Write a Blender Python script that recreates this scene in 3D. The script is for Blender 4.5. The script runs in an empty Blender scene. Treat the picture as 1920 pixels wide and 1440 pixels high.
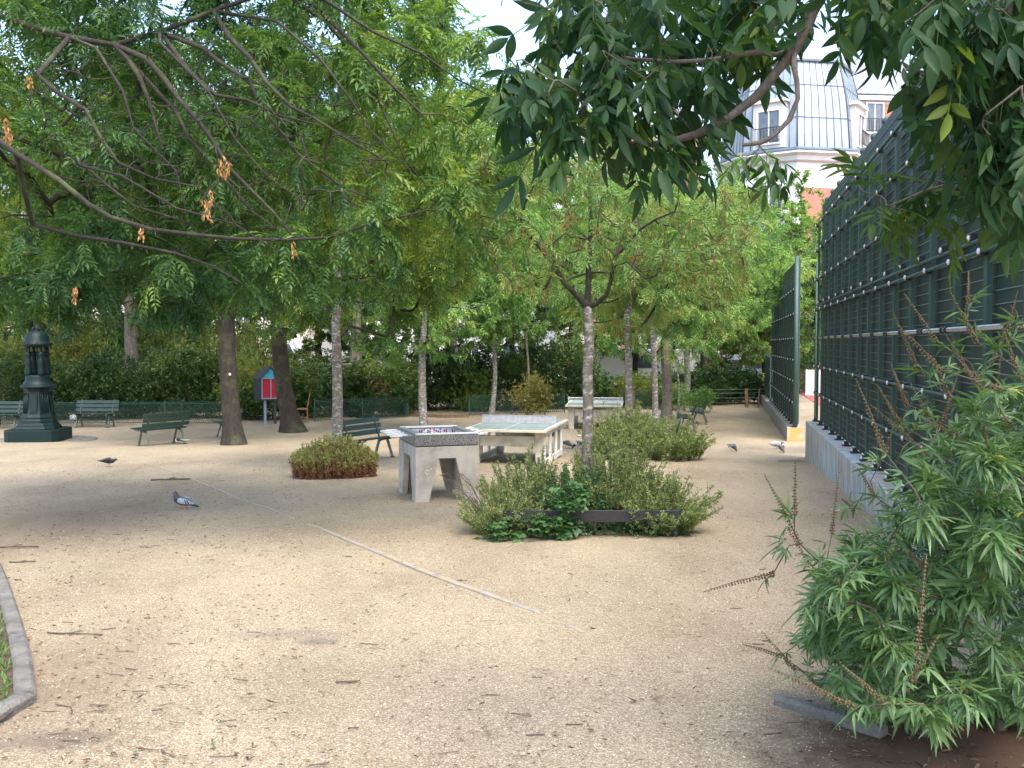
import bpy, math, random
import numpy as np
from mathutils import Vector, Matrix

random.seed(7)
R = np.random.default_rng(11)
scene = bpy.context.scene
COL = scene.collection
rad = math.radians

# ------------------------------------------------------------------ camera
F = 1800.0
PITCH = math.atan(75 / F)
CZ = 1.6
cam_d = bpy.data.cameras.new("camera")
cam_d.sensor_width = 36.0
cam_d.lens = 36.0 * F / 1920.0
cam_d.clip_start = 0.05
cam_d.clip_end = 600
cam = bpy.data.objects.new("camera", cam_d)
COL.objects.link(cam)
cam.location = (0, 0, CZ)
cam.rotation_euler = (math.pi / 2 - PITCH, 0, 0)
scene.camera = cam

# ------------------------------------------------------------------ sky, sun, exposure
SUN_EL, SUN_AZ = rad(60), rad(158)       # azimuth clockwise from +Y
world = bpy.data.worlds.new("World")
scene.world = world
world.use_nodes = True
nt = world.node_tree
bg = nt.nodes["Background"]
skyn = nt.nodes.new("ShaderNodeTexSky")
skyn.sky_type = 'NISHITA'
skyn.sun_disc = False
skyn.sun_elevation = SUN_EL
skyn.sun_rotation = SUN_AZ
skyn.air_density = 1.0
skyn.dust_density = 3.5
skyn.ozone_density = 1.0
nt.links.new(skyn.outputs[0], bg.inputs[0])
bg.inputs[1].default_value = 0.15
sun_d = bpy.data.lights.new("sun", 'SUN')
sun_d.energy = 0.6
sun_d.angle = rad(28)
sun_d.color = (1.0, 0.96, 0.90)
sun = bpy.data.objects.new("sun", sun_d)
COL.objects.link(sun)
sd = Vector((math.sin(SUN_AZ) * math.cos(SUN_EL), math.cos(SUN_AZ) * math.cos(SUN_EL), math.sin(SUN_EL)))
sun.rotation_euler = sd.to_track_quat('Z', 'Y').to_euler()
sun.location = sd * 60
vs = scene.view_settings
vs.view_transform = 'Standard'
vs.look = 'None'
vs.gamma = 1.0
vs.use_curve_mapping = False
vs.exposure = 2.12
scene.cycles.max_bounces = 8
scene.cycles.diffuse_bounces = 4
scene.cycles.transmission_bounces = 5
scene.cycles.use_denoising = True

# ------------------------------------------------------------------ pixel <-> world helpers
def gz(y):
    """height of the gravel: it falls away from the camera and levels out"""
    a = -0.0389 * max(y, -6.0); b = -1.0; k = 0.03
    return 0.5 * (a + b + math.sqrt((a - b) ** 2 + k * k))

def ray(u, v):
    a = (u - 960) / F; b = (720 - v) / F
    return Vector((a, math.cos(PITCH) + b * math.sin(PITCH), -math.sin(PITCH) + b * math.cos(PITCH)))

def P(u, v, Y):
    d = ray(u, v)
    return Vector((0, 0, CZ)) + d * (Y / d.y)

def G(u, v):
    d = ray(u, v); lo, hi = 0.5, 300.0
    for _ in range(50):
        m = (lo + hi) / 2
        p = d * (m / d.y)
        if CZ + p.z > gz(m): lo = m
        else: hi = m
    p = Vector((0, 0, CZ)) + d * (lo / d.y)
    p.z = gz(lo)
    return p

def GX(x, y): return Vector((x, y, gz(y)))

# ------------------------------------------------------------------ mesh helpers
def mesh_np(name, verts, tris, tone=None, mat=None, smooth=False):
    me = bpy.data.meshes.new(name)
    n = len(verts); m = len(tris)
    me.vertices.add(n)
    me.vertices.foreach_set('co', np.ascontiguousarray(verts, dtype=np.float32).ravel())
    me.loops.add(m * 3)
    me.loops.foreach_set('vertex_index', np.ascontiguousarray(tris, dtype=np.int32).ravel())
    me.polygons.add(m)
    me.polygons.foreach_set('loop_start', np.arange(0, m * 3, 3, dtype=np.int32))
    if smooth:
        me.polygons.foreach_set('use_smooth', np.ones(m, dtype=bool))
    me.update(calc_edges=True)
    if tone is not None:
        at = me.attributes.new('tone', 'FLOAT', 'POINT')
        at.data.foreach_set('value', np.ascontiguousarray(tone, dtype=np.float32))
    if mat: me.materials.append(mat)
    return me

class MB:
    def __init__(s): s.v = []; s.f = []; s.sm = []
    def add(s, vs, fs, smooth=False):
        o = len(s.v); s.v += [tuple(x) for x in vs]
        s.f += [tuple(i + o for i in f) for f in fs]; s.sm += [smooth] * len(fs)
        return s
    def box(s, c, size, rot=None, taper=1.0):
        hx, hy, hz = size[0] / 2, size[1] / 2, size[2] / 2
        pts = []
        for z in (-1, 1):
            t = taper if z > 0 else 1.0
            for x, y in ((-1, -1), (1, -1), (1, 1), (-1, 1)):
                p = Vector((x * hx * t, y * hy * t, z * hz))
                if rot is not None: p = rot @ p
                pts.append(p + Vector(c))
        s.add(pts, [(3, 2, 1, 0), (4, 5, 6, 7), (0, 1, 5, 4), (1, 2, 6, 5), (2, 3, 7, 6), (3, 0, 4, 7)])
        return s
    def bar(s, a, b, w, h=None):
        """box beam from a to b, width w (sideways) and height h"""
        a = Vector(a); b = Vector(b); h = h or w
        d = b - a; L = d.length
        z = Vector((0, 0, 1)) if abs(d.normalized().z) < 0.98 else Vector((0, 1, 0))
        y = d.normalized(); x = y.cross(z).normalized(); z = x.cross(y)
        M_ = Matrix((x, y, z)).transposed()
        return s.box((a + b) / 2, (w, L, h), M_)
    def tube(s, pts, r, n=8, cap=True, smooth=True):
        pts = [Vector(p) for p in pts]
        rs = r if isinstance(r, (list, tuple, np.ndarray)) else [r] * len(pts)
        V = []; prev = None
        for i, p in enumerate(pts):
            t = (pts[min(i + 1, len(pts) - 1)] - pts[max(i - 1, 0)]).normalized()
            if prev is None:
                ref = Vector((0, 0, 1)) if abs(t.z) < 0.9 else Vector((0, 1, 0))
                x = t.cross(ref).normalized()
            else:
                x = (prev - t * prev.dot(t)).normalized()
            prev = x; y = t.cross(x)
            for k in range(n):
                a = 2 * math.pi * k / n
                V.append(p + (x * math.cos(a) + y * math.sin(a)) * rs[i])
        Fs = []
        for i in range(len(pts) - 1):
            for k in range(n):
                k2 = (k + 1) % n
                Fs.append((i * n + k2, i * n + k, (i + 1) * n + k, (i + 1) * n + k2))
        s.add(V, Fs, smooth)
        if cap:
            o = len(s.v) - len(V)
            s.f.append(tuple(o + k for k in range(n))); s.sm.append(False)
            s.f.append(tuple(o + (len(pts) - 1) * n + n - 1 - k for k in range(n))); s.sm.append(False)
        return s
    def lathe(s, prof, n=16, c=(0, 0, 0), smooth=True, phase=0.0, sx=1.0, sy=1.0):
        V = []
        for r, z in prof:
            for k in range(n):
                a = 2 * math.pi * k / n + phase
                V.append((c[0] + r * math.cos(a) * sx, c[1] + r * math.sin(a) * sy, c[2] + z))
        Fs = []
        for i in range(len(prof) - 1):
            for k in range(n):
                k2 = (k + 1) % n
                Fs.append((i * n + k, i * n + k2, (i + 1) * n + k2, (i + 1) * n + k))
        s.add(V, Fs, smooth)
        o = len(s.v) - len(V)
        s.f.append(tuple(o + n - 1 - k for k in range(n))); s.sm.append(False)
        s.f.append(tuple(o + (len(prof) - 1) * n + k for k in range(n))); s.sm.append(False)
        return s
    def prism(s, poly, a, b, axis='y'):
        """extrude polygon (list of 2d) between a and b along axis"""
        def mk(p, t):
            if axis == 'y': return (p[0], t, p[1])
            if axis == 'x': return (t, p[0], p[1])
            return (p[0], p[1], t)
        n = len(poly)
        V = [mk(p, a) for p in poly] + [mk(p, b) for p in poly]
        Fs = [tuple(range(n)), tuple(range(2 * n - 1, n - 1, -1))]
        Fs += [(i, i + n, (i + 1) % n + n, (i + 1) % n) for i in range(n)]
        return s.add(V, Fs)
    def xf(s, M_):
        s.v = [tuple(M_ @ Vector(p)) for p in s.v]; return s
    def mesh(s, name, mat):
        me = bpy.data.meshes.new(name)
        me.from_pydata(s.v, [], s.f)
        me.polygons.foreach_set('use_smooth', s.sm)
        me.update()
        if mat: me.materials.append(mat)
        return me

def link(name, data, parent=None, loc=None, rot=None, bevel=0):
    o = bpy.data.objects.new(name, data)
    COL.objects.link(o)
    if parent is not None: o.parent = parent
    if loc is not None: o.location = loc
    if rot is not None: o.rotation_euler = rot
    if bevel:
        m = o.modifiers.new('bevel', 'BEVEL'); m.width = bevel; m.segments = 2; m.limit_method = 'ANGLE'
    return o

def part(name, mb, mat, parent, bevel=0, label=None):
    o = link(name, mb.mesh(name, mat), parent, bevel=bevel)
    if label: o['label'] = label
    return o

def tag(o, label=None, cat=None, group=None, kind=None):
    if label: o['label'] = label
    if cat: o['category'] = cat
    if group: o['group'] = group
    if kind: o['kind'] = kind
    return o

def thing(name, label, cat, loc, rz=0.0, group=None):
    o = bpy.data.objects.new(name, None)
    o.empty_display_size = 0.2
    COL.objects.link(o)
    o.location = loc; o.rotation_euler = (0, 0, rz)
    return tag(o, label, cat, group)

def copy_tree(o, parent=None):
    c = o.copy(); COL.objects.link(c)
    if parent is not None: c.parent = parent
    for ch in list(o.children): copy_tree(ch, c)
    return c

def dup(o, loc, rz, label=None, group=None, scale=None):
    c = copy_tree(o); c.location = loc; c.rotation_euler = (0, 0, rz)
    if label: c['label'] = label
    if group: c['group'] = group
    if scale is not None: c.scale = scale if isinstance(scale, tuple) else (scale,) * 3
    return c

# ------------------------------------------------------------------ materials
def new_mat(name):
    m = bpy.data.materials.new(name); m.use_nodes = True
    t = m.node_tree; p = t.nodes['Principled BSDF']
    return m, t, p

def N(t, kind, **kw):
    n = t.nodes.new(kind)
    for k, v in kw.items():
        if k.startswith('i_'):
            key = k[2:]
            n.inputs[int(key) if key.isdigit() else key.replace('_', ' ')].default_value = v
        else: setattr(n, k, v)
    return n

def ramp(t, stops, src=None):
    r = t.nodes.new('ShaderNodeValToRGB')
    e = r.color_ramp.elements
    while len(e) < len(stops): e.new(0.5)
    for el, (p, c) in zip(e, stops):
        el.position = p; el.color = (*c, 1) if len(c) == 3 else c
    if src is not None: t.links.new(src, r.inputs[0])
    return r

def M(name, c1, c2=None, scale=8.0, rough=0.7, bump=0.0, bscale=60.0, metal=0.0, stretch=(1, 1, 1),
      coord='Object', speck=None, spec=0.5, lo=0.35, hi=0.65):
    m, t, p = new_mat(name)
    c2 = c2 or tuple(x * 0.8 for x in c1)
    tc = N(t, 'ShaderNodeTexCoord'); mp = N(t, 'ShaderNodeMapping')
    mp.inputs['Scale'].default_value = stretch
    if coord == 'World':
        g = N(t, 'ShaderNodeNewGeometry'); t.links.new(g.outputs['Position'], mp.inputs[0])
    else:
        t.links.new(tc.outputs[coord], mp.inputs[0])
    no = N(t, 'ShaderNodeTexNoise', i_Scale=scale, i_Detail=6.0, i_Roughness=0.62)
    t.links.new(mp.outputs[0], no.inputs['Vector'])
    r = ramp(t, [(lo, c1), (hi, c2)], no.outputs['Fac'])
    out = r.outputs[0]
    if speck:
        sc, col, amt = speck
        vo = N(t, 'ShaderNodeTexNoise', i_Scale=sc, i_Detail=2.0)
        t.links.new(mp.outputs[0], vo.inputs['Vector'])
        r2 = ramp(t, [(amt - 0.04, (0, 0, 0)), (amt + 0.04, (1, 1, 1))], vo.outputs['Fac'])
        mx = N(t, 'ShaderNodeMix', data_type='RGBA')
        t.links.new(r2.outputs[0], mx.inputs[0]); t.links.new(out, mx.inputs[6])
        mx.inputs[7].default_value = (*col, 1); out = mx.outputs[2]
    t.links.new(out, p.inputs['Base Color'])
    p.inputs['Roughness'].default_value = rough
    p.inputs['Metallic'].default_value = metal
    p.inputs['Specular IOR Level'].default_value = spec
    if bump:
        nb = N(t, 'ShaderNodeTexNoise', i_Scale=bscale, i_Detail=4.0)
        t.links.new(mp.outputs[0], nb.inputs['Vector'])
        b = N(t, 'ShaderNodeBump', i_Strength=bump, i_Distance=0.02)
        t.links.new(nb.outputs['Fac'], b.inputs['Height']); t.links.new(b.outputs[0], p.inputs['Normal'])
    return m

def leaf_mat(name, stops, trans=0.38, rough=0.45, spec=0.35, tmul=(1.25, 1.35, 0.55)):
    """two-sided leaf: colour from the leaf's own tone, part of the light passes through"""
    m, t, p = new_mat(name)
    a = N(t, 'ShaderNodeAttribute', attribute_name='tone')
    r = ramp(t, stops, a.outputs['Fac'])
    t.links.new(r.outputs[0], p.inputs['Base Color'])
    p.inputs['Roughness'].default_value = rough
    p.inputs['Specular IOR Level'].default_value = spec
    tr = N(t, 'ShaderNodeBsdfTranslucent')
    mc = N(t, 'ShaderNodeMix', data_type='RGBA', blend_type='MULTIPLY')
    mc.inputs[0].default_value = 1.0
    mc.inputs[7].default_value = (*tmul, 1)
    t.links.new(r.outputs[0], mc.inputs[6]); t.links.new(mc.outputs[2], tr.inputs[0])
    ms = N(t, 'ShaderNodeMixShader'); ms.inputs[0].default_value = trans
    out = t.nodes['Material Output']
    t.links.new(p.outputs[0], ms.inputs[1]); t.links.new(tr.outputs[0], ms.inputs[2])
    t.links.new(ms.outputs[0], out.inputs[0])
    return m

MT = {}
MT['bench'] = M('bench_paint', (0.011, 0.030, 0.024), (0.019, 0.048, 0.037), 14, 0.45, 0.1, 90)
MT['bench_iron'] = M('bench_iron', (0.020, 0.045, 0.038), (0.05, 0.07, 0.055), 20, 0.45)
MT['bench_worn'] = M('worn_leg_paint', (0.05, 0.075, 0.06), (0.16, 0.15, 0.12), 16, 0.6)
MT['fountain'] = M('fountain_paint', (0.0020, 0.011, 0.011), (0.0035, 0.018, 0.017), 9, 0.5, 0.1, 40, spec=0.3)
MT['concrete'] = M('smooth_concrete', (0.46, 0.42, 0.37), (0.31, 0.28, 0.24), 2.6, 0.85, 0.2, 45, lo=0.42, hi=0.6)
MT['granite'] = M('speckled_granite', (0.20, 0.20, 0.20), (0.27, 0.27, 0.26), 6, 0.55, 0.1, 80, speck=(70, (0.07, 0.07, 0.07), 0.53))
MT['white'] = M('white_enamel', (0.80, 0.80, 0.80), (0.68, 0.69, 0.70), 10, 0.3)
MT['steel'] = M('galvanised_steel', (0.55, 0.56, 0.56), (0.40, 0.41, 0.42), 30, 0.32, metal=0.85)
MT['red'] = M('red_plastic', (0.42, 0.02, 0.02), (0.34, 0.02, 0.02), 10, 0.4)
MT['blue'] = M('blue_plastic', (0.02, 0.05, 0.25), (0.02, 0.04, 0.2), 10, 0.4)
MT['cream'] = M('cream_concrete', (0.56, 0.52, 0.43), (0.34, 0.31, 0.25), 3.2, 0.85, 0.2, 40, lo=0.44, hi=0.66)
MT['tabletop'] = M('worn_table_top', (0.13, 0.20, 0.18), (0.24, 0.28, 0.26), 7, 0.5, 0.05, 50)
MT['net'] = M('grey_net_plate', (0.28, 0.30, 0.33), (0.42, 0.43, 0.45), 12, 0.5)
MT['fence'] = M('fence_paint', (0.030, 0.068, 0.058), (0.045, 0.090, 0.076), 5, 0.5, 0.05, 60)
MT['screen'] = M('screen_board', (0.016, 0.034, 0.033), (0.026, 0.050, 0.047), 2.5, 0.55, 0.15, 30)
MT['wire'] = M('fence_wire', (0.15, 0.20, 0.185), (0.21, 0.26, 0.24), 20, 0.4)
MT['black'] = M('black_clamp', (0.012, 0.013, 0.014), (0.02, 0.02, 0.02), 20, 0.4)
MT['cap'] = M('white_cap', (0.72, 0.73, 0.70), (0.62, 0.62, 0.6), 20, 0.4)
MT['teal'] = M('teal_strip', (0.01, 0.14, 0.12), (0.015, 0.19, 0.16), 6, 0.5)
MT['plank'] = M('black_board', (0.012, 0.011, 0.014), (0.028, 0.026, 0.03), 9, 0.5, 0.2, 60, stretch=(1, 1, 6))
MT['soil'] = M('dark_soil', (0.05, 0.032, 0.022), (0.10, 0.065, 0.045), 18, 0.95, 0.8, 60, coord='World')
MT['twig'] = M('twig_bark', (0.075, 0.058, 0.045), (0.13, 0.10, 0.075), 30, 0.9)
MT['zinc'] = M('zinc_sheet', (0.25, 0.30, 0.345), (0.36, 0.405, 0.445), 0.5, 0.5, metal=0.2, stretch=(1, 1, 0.4))
MT['zinc_seam'] = M('zinc_seam', (0.14, 0.19, 0.24), (0.20, 0.25, 0.30), 1, 0.5, metal=0.2)
MT['stucco'] = M('white_stucco', (0.66, 0.66, 0.66), (0.56, 0.56, 0.55), 1.2, 0.8)
MT['cream_wall'] = M('cream_facade', (0.62, 0.57, 0.47), (0.52, 0.47, 0.39), 0.8, 0.85)
MT['glass'] = M('window_glass', (0.05, 0.07, 0.09), (0.12, 0.15, 0.18), 1.5, 0.08, spec=0.8)
MT['iron'] = M('dark_ironwork', (0.02, 0.022, 0.025), (0.03, 0.03, 0.03), 9, 0.5)
MT['kerb'] = M('weathered_kerb', (0.10, 0.095, 0.085), (0.20, 0.19, 0.17), 6, 0.95, 0.8, 60, coord='World')
MT['strip'] = M('metal_edging', (0.19, 0.19, 0.18), (0.36, 0.36, 0.35), 5, 0.6, metal=0.1, coord='World', speck=(14, (0.36, 0.30, 0.21), 0.46))
MT['wood'] = M('orange_wood', (0.36, 0.17, 0.07), (0.24, 0.11, 0.05), 4, 0.6, 0.2, 50, stretch=(1, 1, 0.15))
MT['old_wood'] = M('stake_wood', (0.20, 0.13, 0.08), (0.12, 0.08, 0.05), 10, 0.8, 0.2, 50)
MT['slate'] = M('dark_grey_panel', (0.035, 0.042, 0.052), (0.05, 0.058, 0.07), 5, 0.4)
MT['bluegrey'] = M('blue_grey_frame', (0.20, 0.26, 0.33), (0.26, 0.32, 0.40), 8, 0.4)
MT['cyan'] = M('turquoise_panel', (0.03, 0.36, 0.50), (0.04, 0.32, 0.45), 8, 0.4)
MT['crimson'] = M('crimson_panel', (0.42, 0.01, 0.04), (0.35, 0.01, 0.03), 8, 0.4)
MT['paper'] = M('white_paper', (0.78, 0.78, 0.77), (0.68, 0.68, 0.68), 12, 0.7)

# brick
def brick_mat():
    m, t, p = new_mat('salmon_brick')
    tc = N(t, 'ShaderNodeTexCoord')
    mp = N(t, 'ShaderNodeMapping'); mp.inputs['Rotation'].default_value = (rad(90), 0, 0)
    t.links.new(tc.outputs['Object'], mp.inputs[0])
    b = N(t, 'ShaderNodeTexBrick', i_Scale=4.0, i_Mortar_Size=0.012)
    b.inputs['Color1'].default_value = (0.46, 0.17, 0.12, 1); b.inputs['Color2'].default_value = (0.36, 0.12, 0.085, 1)
    b.inputs['Mortar'].default_value = (0.5, 0.36, 0.30, 1)
    t.links.new(mp.outputs[0], b.inputs['Vector'])
    no = N(t, 'ShaderNodeTexNoise', i_Scale=2.0, i_Detail=5.0)
    t.links.new(tc.outputs['Object'], no.inputs['Vector'])
    r = ramp(t, [(0.35, (0.85, 0.85, 0.85)), (0.65, (1.15, 1.12, 1.1))], no.outputs['Fac'])
    mx = N(t, 'ShaderNodeMix', data_type='RGBA', blend_type='MULTIPLY'); mx.inputs[0].default_value = 1
    t.links.new(b.outputs[0], mx.inputs[6]); t.links.new(r.outputs[0], mx.inputs[7])
    t.links.new(mx.outputs[2], p.inputs['Base Color']); p.inputs['Roughness'].default_value = 0.85
    return m
MT['brick'] = brick_mat()

# bark
def bark(name, c1, c2, c3, pale_scale=9.0, pale_amt=0.55, ridge=1.0, moss=None):
    m, t, p = new_mat(name)
    tc = N(t, 'ShaderNodeTexCoord')
    mp = N(t, 'ShaderNodeMapping'); mp.inputs['Scale'].default_value = (1, 1, 0.25)
    t.links.new(tc.outputs['Object'], mp.inputs[0])
    n1 = N(t, 'ShaderNodeTexNoise', i_Scale=14.0 * ridge, i_Detail=8.0, i_Roughness=0.7)
    t.links.new(mp.outputs[0], n1.inputs['Vector'])
    r1 = ramp(t, [(0.35, c1), (0.65, c2)], n1.outputs['Fac'])
    mp2 = N(t, 'ShaderNodeMapping'); mp2.inputs['Scale'].default_value = (1, 1, 2.2)
    t.links.new(tc.outputs['Object'], mp2.inputs[0])
    n2 = N(t, 'ShaderNodeTexNoise', i_Scale=pale_scale, i_Detail=7.0, i_Roughness=0.75)
    t.links.new(mp2.outputs[0], n2.inputs['Vector'])
    r2 = ramp(t, [(pale_amt - 0.03, (0, 0, 0)), (pale_amt + 0.05, (1, 1, 1))], n2.outputs['Fac'])
    mx = N(t, 'ShaderNodeMix', data_type='RGBA')
    t.links.new(r2.outputs[0], mx.inputs[0]); t.links.new(r1.outputs[0], mx.inputs[6])
    mx.inputs[7].default_value = (*c3, 1)
    out = mx.outputs[2]
    if moss:
        n3 = N(t, 'ShaderNodeTexNoise', i_Scale=2.2, i_Detail=6.0, i_Roughness=0.7)
        t.links.new(tc.outputs['Object'], n3.inputs['Vector'])
        r3 = ramp(t, [(0.5, (0, 0, 0)), (0.66, (1, 1, 1))], n3.outputs['Fac'])
        m2 = N(t, 'ShaderNodeMix', data_type='RGBA')
        t.links.new(r3.outputs[0], m2.inputs[0]); t.links.new(out, m2.inputs[6])
        m2.inputs[7].default_value = (*moss, 1); out = m2.outputs[2]
    t.links.new(out, p.inputs['Base Color']); p.inputs['Roughness'].default_value = 0.9
    b = N(t, 'ShaderNodeBump', i_Strength=0.7, i_Distance=0.02)
    t.links.new(n1.outputs['Fac'], b.inputs['Height']); t.links.new(b.outputs[0], p.inputs['Normal'])
    return m
MT['bark_dark'] = bark('dark_bark', (0.018, 0.014, 0.010), (0.046, 0.036, 0.027), (0.065, 0.056, 0.045), 7, 0.62, 1.0, (0.07, 0.075, 0.035))
MT['bark_pale'] = bark('lichen_grey_bark', (0.085, 0.075, 0.062), (0.19, 0.17, 0.15), (0.40, 0.40, 0.38), 11, 0.54, 1.6, (0.13, 0.125, 0.07))
MT['bark_mid'] = bark('grey_brown_bark', (0.10, 0.08, 0.065), (0.21, 0.18, 0.15), (0.30, 0.27, 0.24), 8, 0.58, 1.0)
MT['bark_limb'] = bark('limb_bark', (0.019, 0.016, 0.012), (0.040, 0.034, 0.026), (0.060, 0.060, 0.038), 8, 0.62, 2.0, (0.07, 0.08, 0.035))
MT['bark_near'] = bark('near_bough_bark', (0.07, 0.060, 0.053), (0.125, 0.105, 0.092), (0.06, 0.05, 0.045), 30, 0.62, 5.0)

# leaves
G3 = lambda a, b, c, d=None: [(0.0, a), (0.45, b), (0.85, c)] + ([(1.0, d)] if d else [])
MT['leaf_left'] = leaf_mat('ash_leaf_green', G3((0.030, 0.085, 0.038), (0.090, 0.185, 0.055), (0.20, 0.30, 0.065), (0.34, 0.40, 0.08)), 0.42)
MT['leaf_deep'] = leaf_mat('deep_green_leaf', G3((0.032, 0.082, 0.040), (0.060, 0.130, 0.050), (0.10, 0.185, 0.055), (0.16, 0.25, 0.06)))
MT['leaf_bright'] = leaf_mat('bright_green_leaf', G3((0.09, 0.20, 0.065), (0.17, 0.31, 0.085), (0.28, 0.41, 0.12), (0.38, 0.46, 0.14)), 0.46)
MT['leaf_turning'] = leaf_mat('turning_leaf', G3((0.10, 0.21, 0.06), (0.18, 0.30, 0.08), (0.29, 0.34, 0.10), (0.36, 0.26, 0.09)), 0.4)
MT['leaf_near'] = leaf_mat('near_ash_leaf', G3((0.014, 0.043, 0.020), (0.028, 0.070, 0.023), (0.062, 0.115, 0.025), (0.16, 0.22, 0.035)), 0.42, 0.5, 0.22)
MT['leaf_shrub'] = leaf_mat('chaste_leaf', G3((0.062, 0.125, 0.060), (0.095, 0.18, 0.072), (0.16, 0.26, 0.088), (0.28, 0.30, 0.07)), 0.34, 0.4, 0.45)
MT['leaf_planter'] = leaf_mat('small_yellowish_leaf', G3((0.11, 0.175, 0.07), (0.22, 0.28, 0.11), (0.36, 0.39, 0.17), (0.44, 0.37, 0.21)), 0.42)
MT['leaf_bramble'] = leaf_mat('bramble_leaf', G3((0.030, 0.085, 0.035), (0.05, 0.125, 0.045), (0.08, 0.17, 0.055)), 0.28)
MT['leaf_sedum'] = leaf_mat('sedum_leaf', G3((0.30, 0.13, 0.09), (0.34, 0.19, 0.10), (0.28, 0.30, 0.10), (0.33, 0.37, 0.14)), 0.3)
MT['leaf_yellow'] = leaf_mat('yellow_bush_leaf', G3((0.12, 0.13, 0.04), (0.25, 0.22, 0.06), (0.34, 0.26, 0.09), (0.30, 0.16, 0.07)), 0.4)
MT['leaf_hedge'] = leaf_mat('hedge_leaf', G3((0.024, 0.062, 0.026), (0.050, 0.105, 0.035), (0.095, 0.16, 0.042), (0.16, 0.20, 0.05)), 0.3)
MT['leaf_hedge_light'] = leaf_mat('light_hedge_leaf', G3((0.07, 0.11, 0.035), (0.13, 0.17, 0.045), (0.22, 0.23, 0.06), (0.26, 0.16, 0.06)), 0.4)
MT['keys'] = leaf_mat('seed_keys', G3((0.16, 0.12, 0.04), (0.27, 0.20, 0.08), (0.36, 0.28, 0.12), (0.20, 0.12, 0.05)), 0.3, 0.7, 0.2, (1.1, 1.0, 0.7))
MT['orange_keys'] = leaf_mat('dry_orange_keys', G3((0.34, 0.15, 0.06), (0.45, 0.24, 0.10), (0.58, 0.38, 0.18)), 0.3, 0.7, 0.2, (1.1, 0.9, 0.7))
MT['spike'] = M('dried_flower', (0.15, 0.105, 0.05), (0.085, 0.06, 0.033), 90, 0.9)
MT['grass'] = leaf_mat('grass_blade', G3((0.05, 0.11, 0.03), (0.10, 0.19, 0.04), (0.17, 0.25, 0.07)), 0.35)
# ------------------------------------------------------------------ foliage machinery
def leaflet(L, W, segs=1, curl=0.12, fold=0.18):
    """leaf blade along +Y, normal +Z; verts and tris"""
    if segs == 1:
        v = np.array([(0, 0, 0), (-W / 2, L * 0.42, W * fold), (0, L, -L * curl), (W / 2, L * 0.42, W * fold)], float)
        return v, np.array([(0, 2, 1), (0, 3, 2)])
    prof = {4: [(0, 0), (0.2, 0.72), (0.45, 1.0), (0.72, 0.66), (1, 0)], 3: [(0, 0), (0.28, 0.9), (0.62, 0.85), (1, 0)],
            6: [(0, 0), (0.12, 0.5), (0.28, 0.88), (0.46, 1.0), (0.64, 0.82), (0.82, 0.42), (1, 0)]}[segs]
    V = []; T = []
    for i, (t, w) in enumerate(prof):
        z = -L * curl * t * t
        V.append((0, t * L, z))
        if 0 < i < len(prof) - 1:
            V.append((-W / 2 * w, t * L, z + W * fold * w)); V.append((W / 2 * w, t * L, z + W * fold * w))
    n = len(prof) - 1
    ix = [0] + [1 + 3 * k for k in range(n - 1)] + [1 + 3 * (n - 1)]
    T += [(0, ix[1], ix[1] + 1), (0, ix[1] + 2, ix[1])]
    for k in range(1, n - 1):
        a, b = ix[k], ix[k + 1]
        T += [(a, b, b + 1), (a, b + 1, a + 1), (a, b + 2, b), (a, a + 2, b + 2)]
    a, b = ix[n - 1], ix[n]
    T += [(a, b, a + 1), (a, a + 2, b)]
    return np.array(V, float), np.array(T)

def rotz(a):
    c, s = math.cos(a), math.sin(a); return np.array([[c, -s, 0], [s, c, 0], [0, 0, 1]])
def rotx(a):
    c, s = math.cos(a), math.sin(a); return np.array([[1, 0, 0], [0, c, -s], [0, s, c]])
def roty(a):
    c, s = math.cos(a), math.sin(a); return np.array([[c, 0, s], [0, 1, 0], [-s, 0, c]])

def join(parts_):
    V = []; T = []; O = []; o = 0
    for v, t, tn in parts_:
        V.append(v); T.append(t + o); O.append(tn if isinstance(tn, np.ndarray) else np.full(len(v), tn)); o += len(v)
    return np.concatenate(V), np.concatenate(T), np.concatenate(O)

def compound(rng, pairs=4, L=0.07, W=0.022, rach=0.22, droop=0.35, segs=1, ang=55, hang=0.3, stem=0.0016):
    """pinnate leaf: a drooping rachis with paired leaflets and one at the tip"""
    out = []
    def pt(t): return np.array((0, rach * t, -rach * droop * t * t))
    for i in range(pairs):
        t = 0.3 + 0.62 * i / max(pairs - 1, 1)
        for s in (-1, 1):
            l = L * rng.uniform(0.85, 1.1) * (0.85 + 0.3 * math.sin(math.pi * (0.2 + 0.7 * t)))
            v, tr = leaflet(l, W * rng.uniform(0.85, 1.1), segs, rng.uniform(0.05, 0.3))
            Rm = rotz(-s * rad(ang + rng.uniform(-12, 12))) @ rotx(-hang * rng.uniform(0.3, 1.5)) @ roty(rng.uniform(-0.4, 0.4))
            out.append((v @ Rm.T + pt(t), tr, rng.uniform(-0.08, 0.08)))
    v, tr = leaflet(L * 1.1, W * 1.1, segs, 0.2)
    Rm = rotx(-droop * 1.2)
    out.append((v @ Rm.T + pt(1.0), tr, 0.0))
    # rachis as a thin 3-sided strip
    k = 4; V = []; T = []
    for i in range(k + 1):
        p = pt(i / k); V += [p + (stem, 0, 0), p + (-stem, 0, 0), p + (0, 0, -stem * 1.6)]
    for i in range(k):
        for a in range(3):
            b = (a + 1) % 3
            T += [(i * 3 + a, i * 3 + b, i * 3 + 3 + b), (i * 3 + a, i * 3 + 3 + b, i * 3 + 3 + a)]
    out.append((np.array(V), np.array(T), 0.25))
    return join(out)

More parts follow.
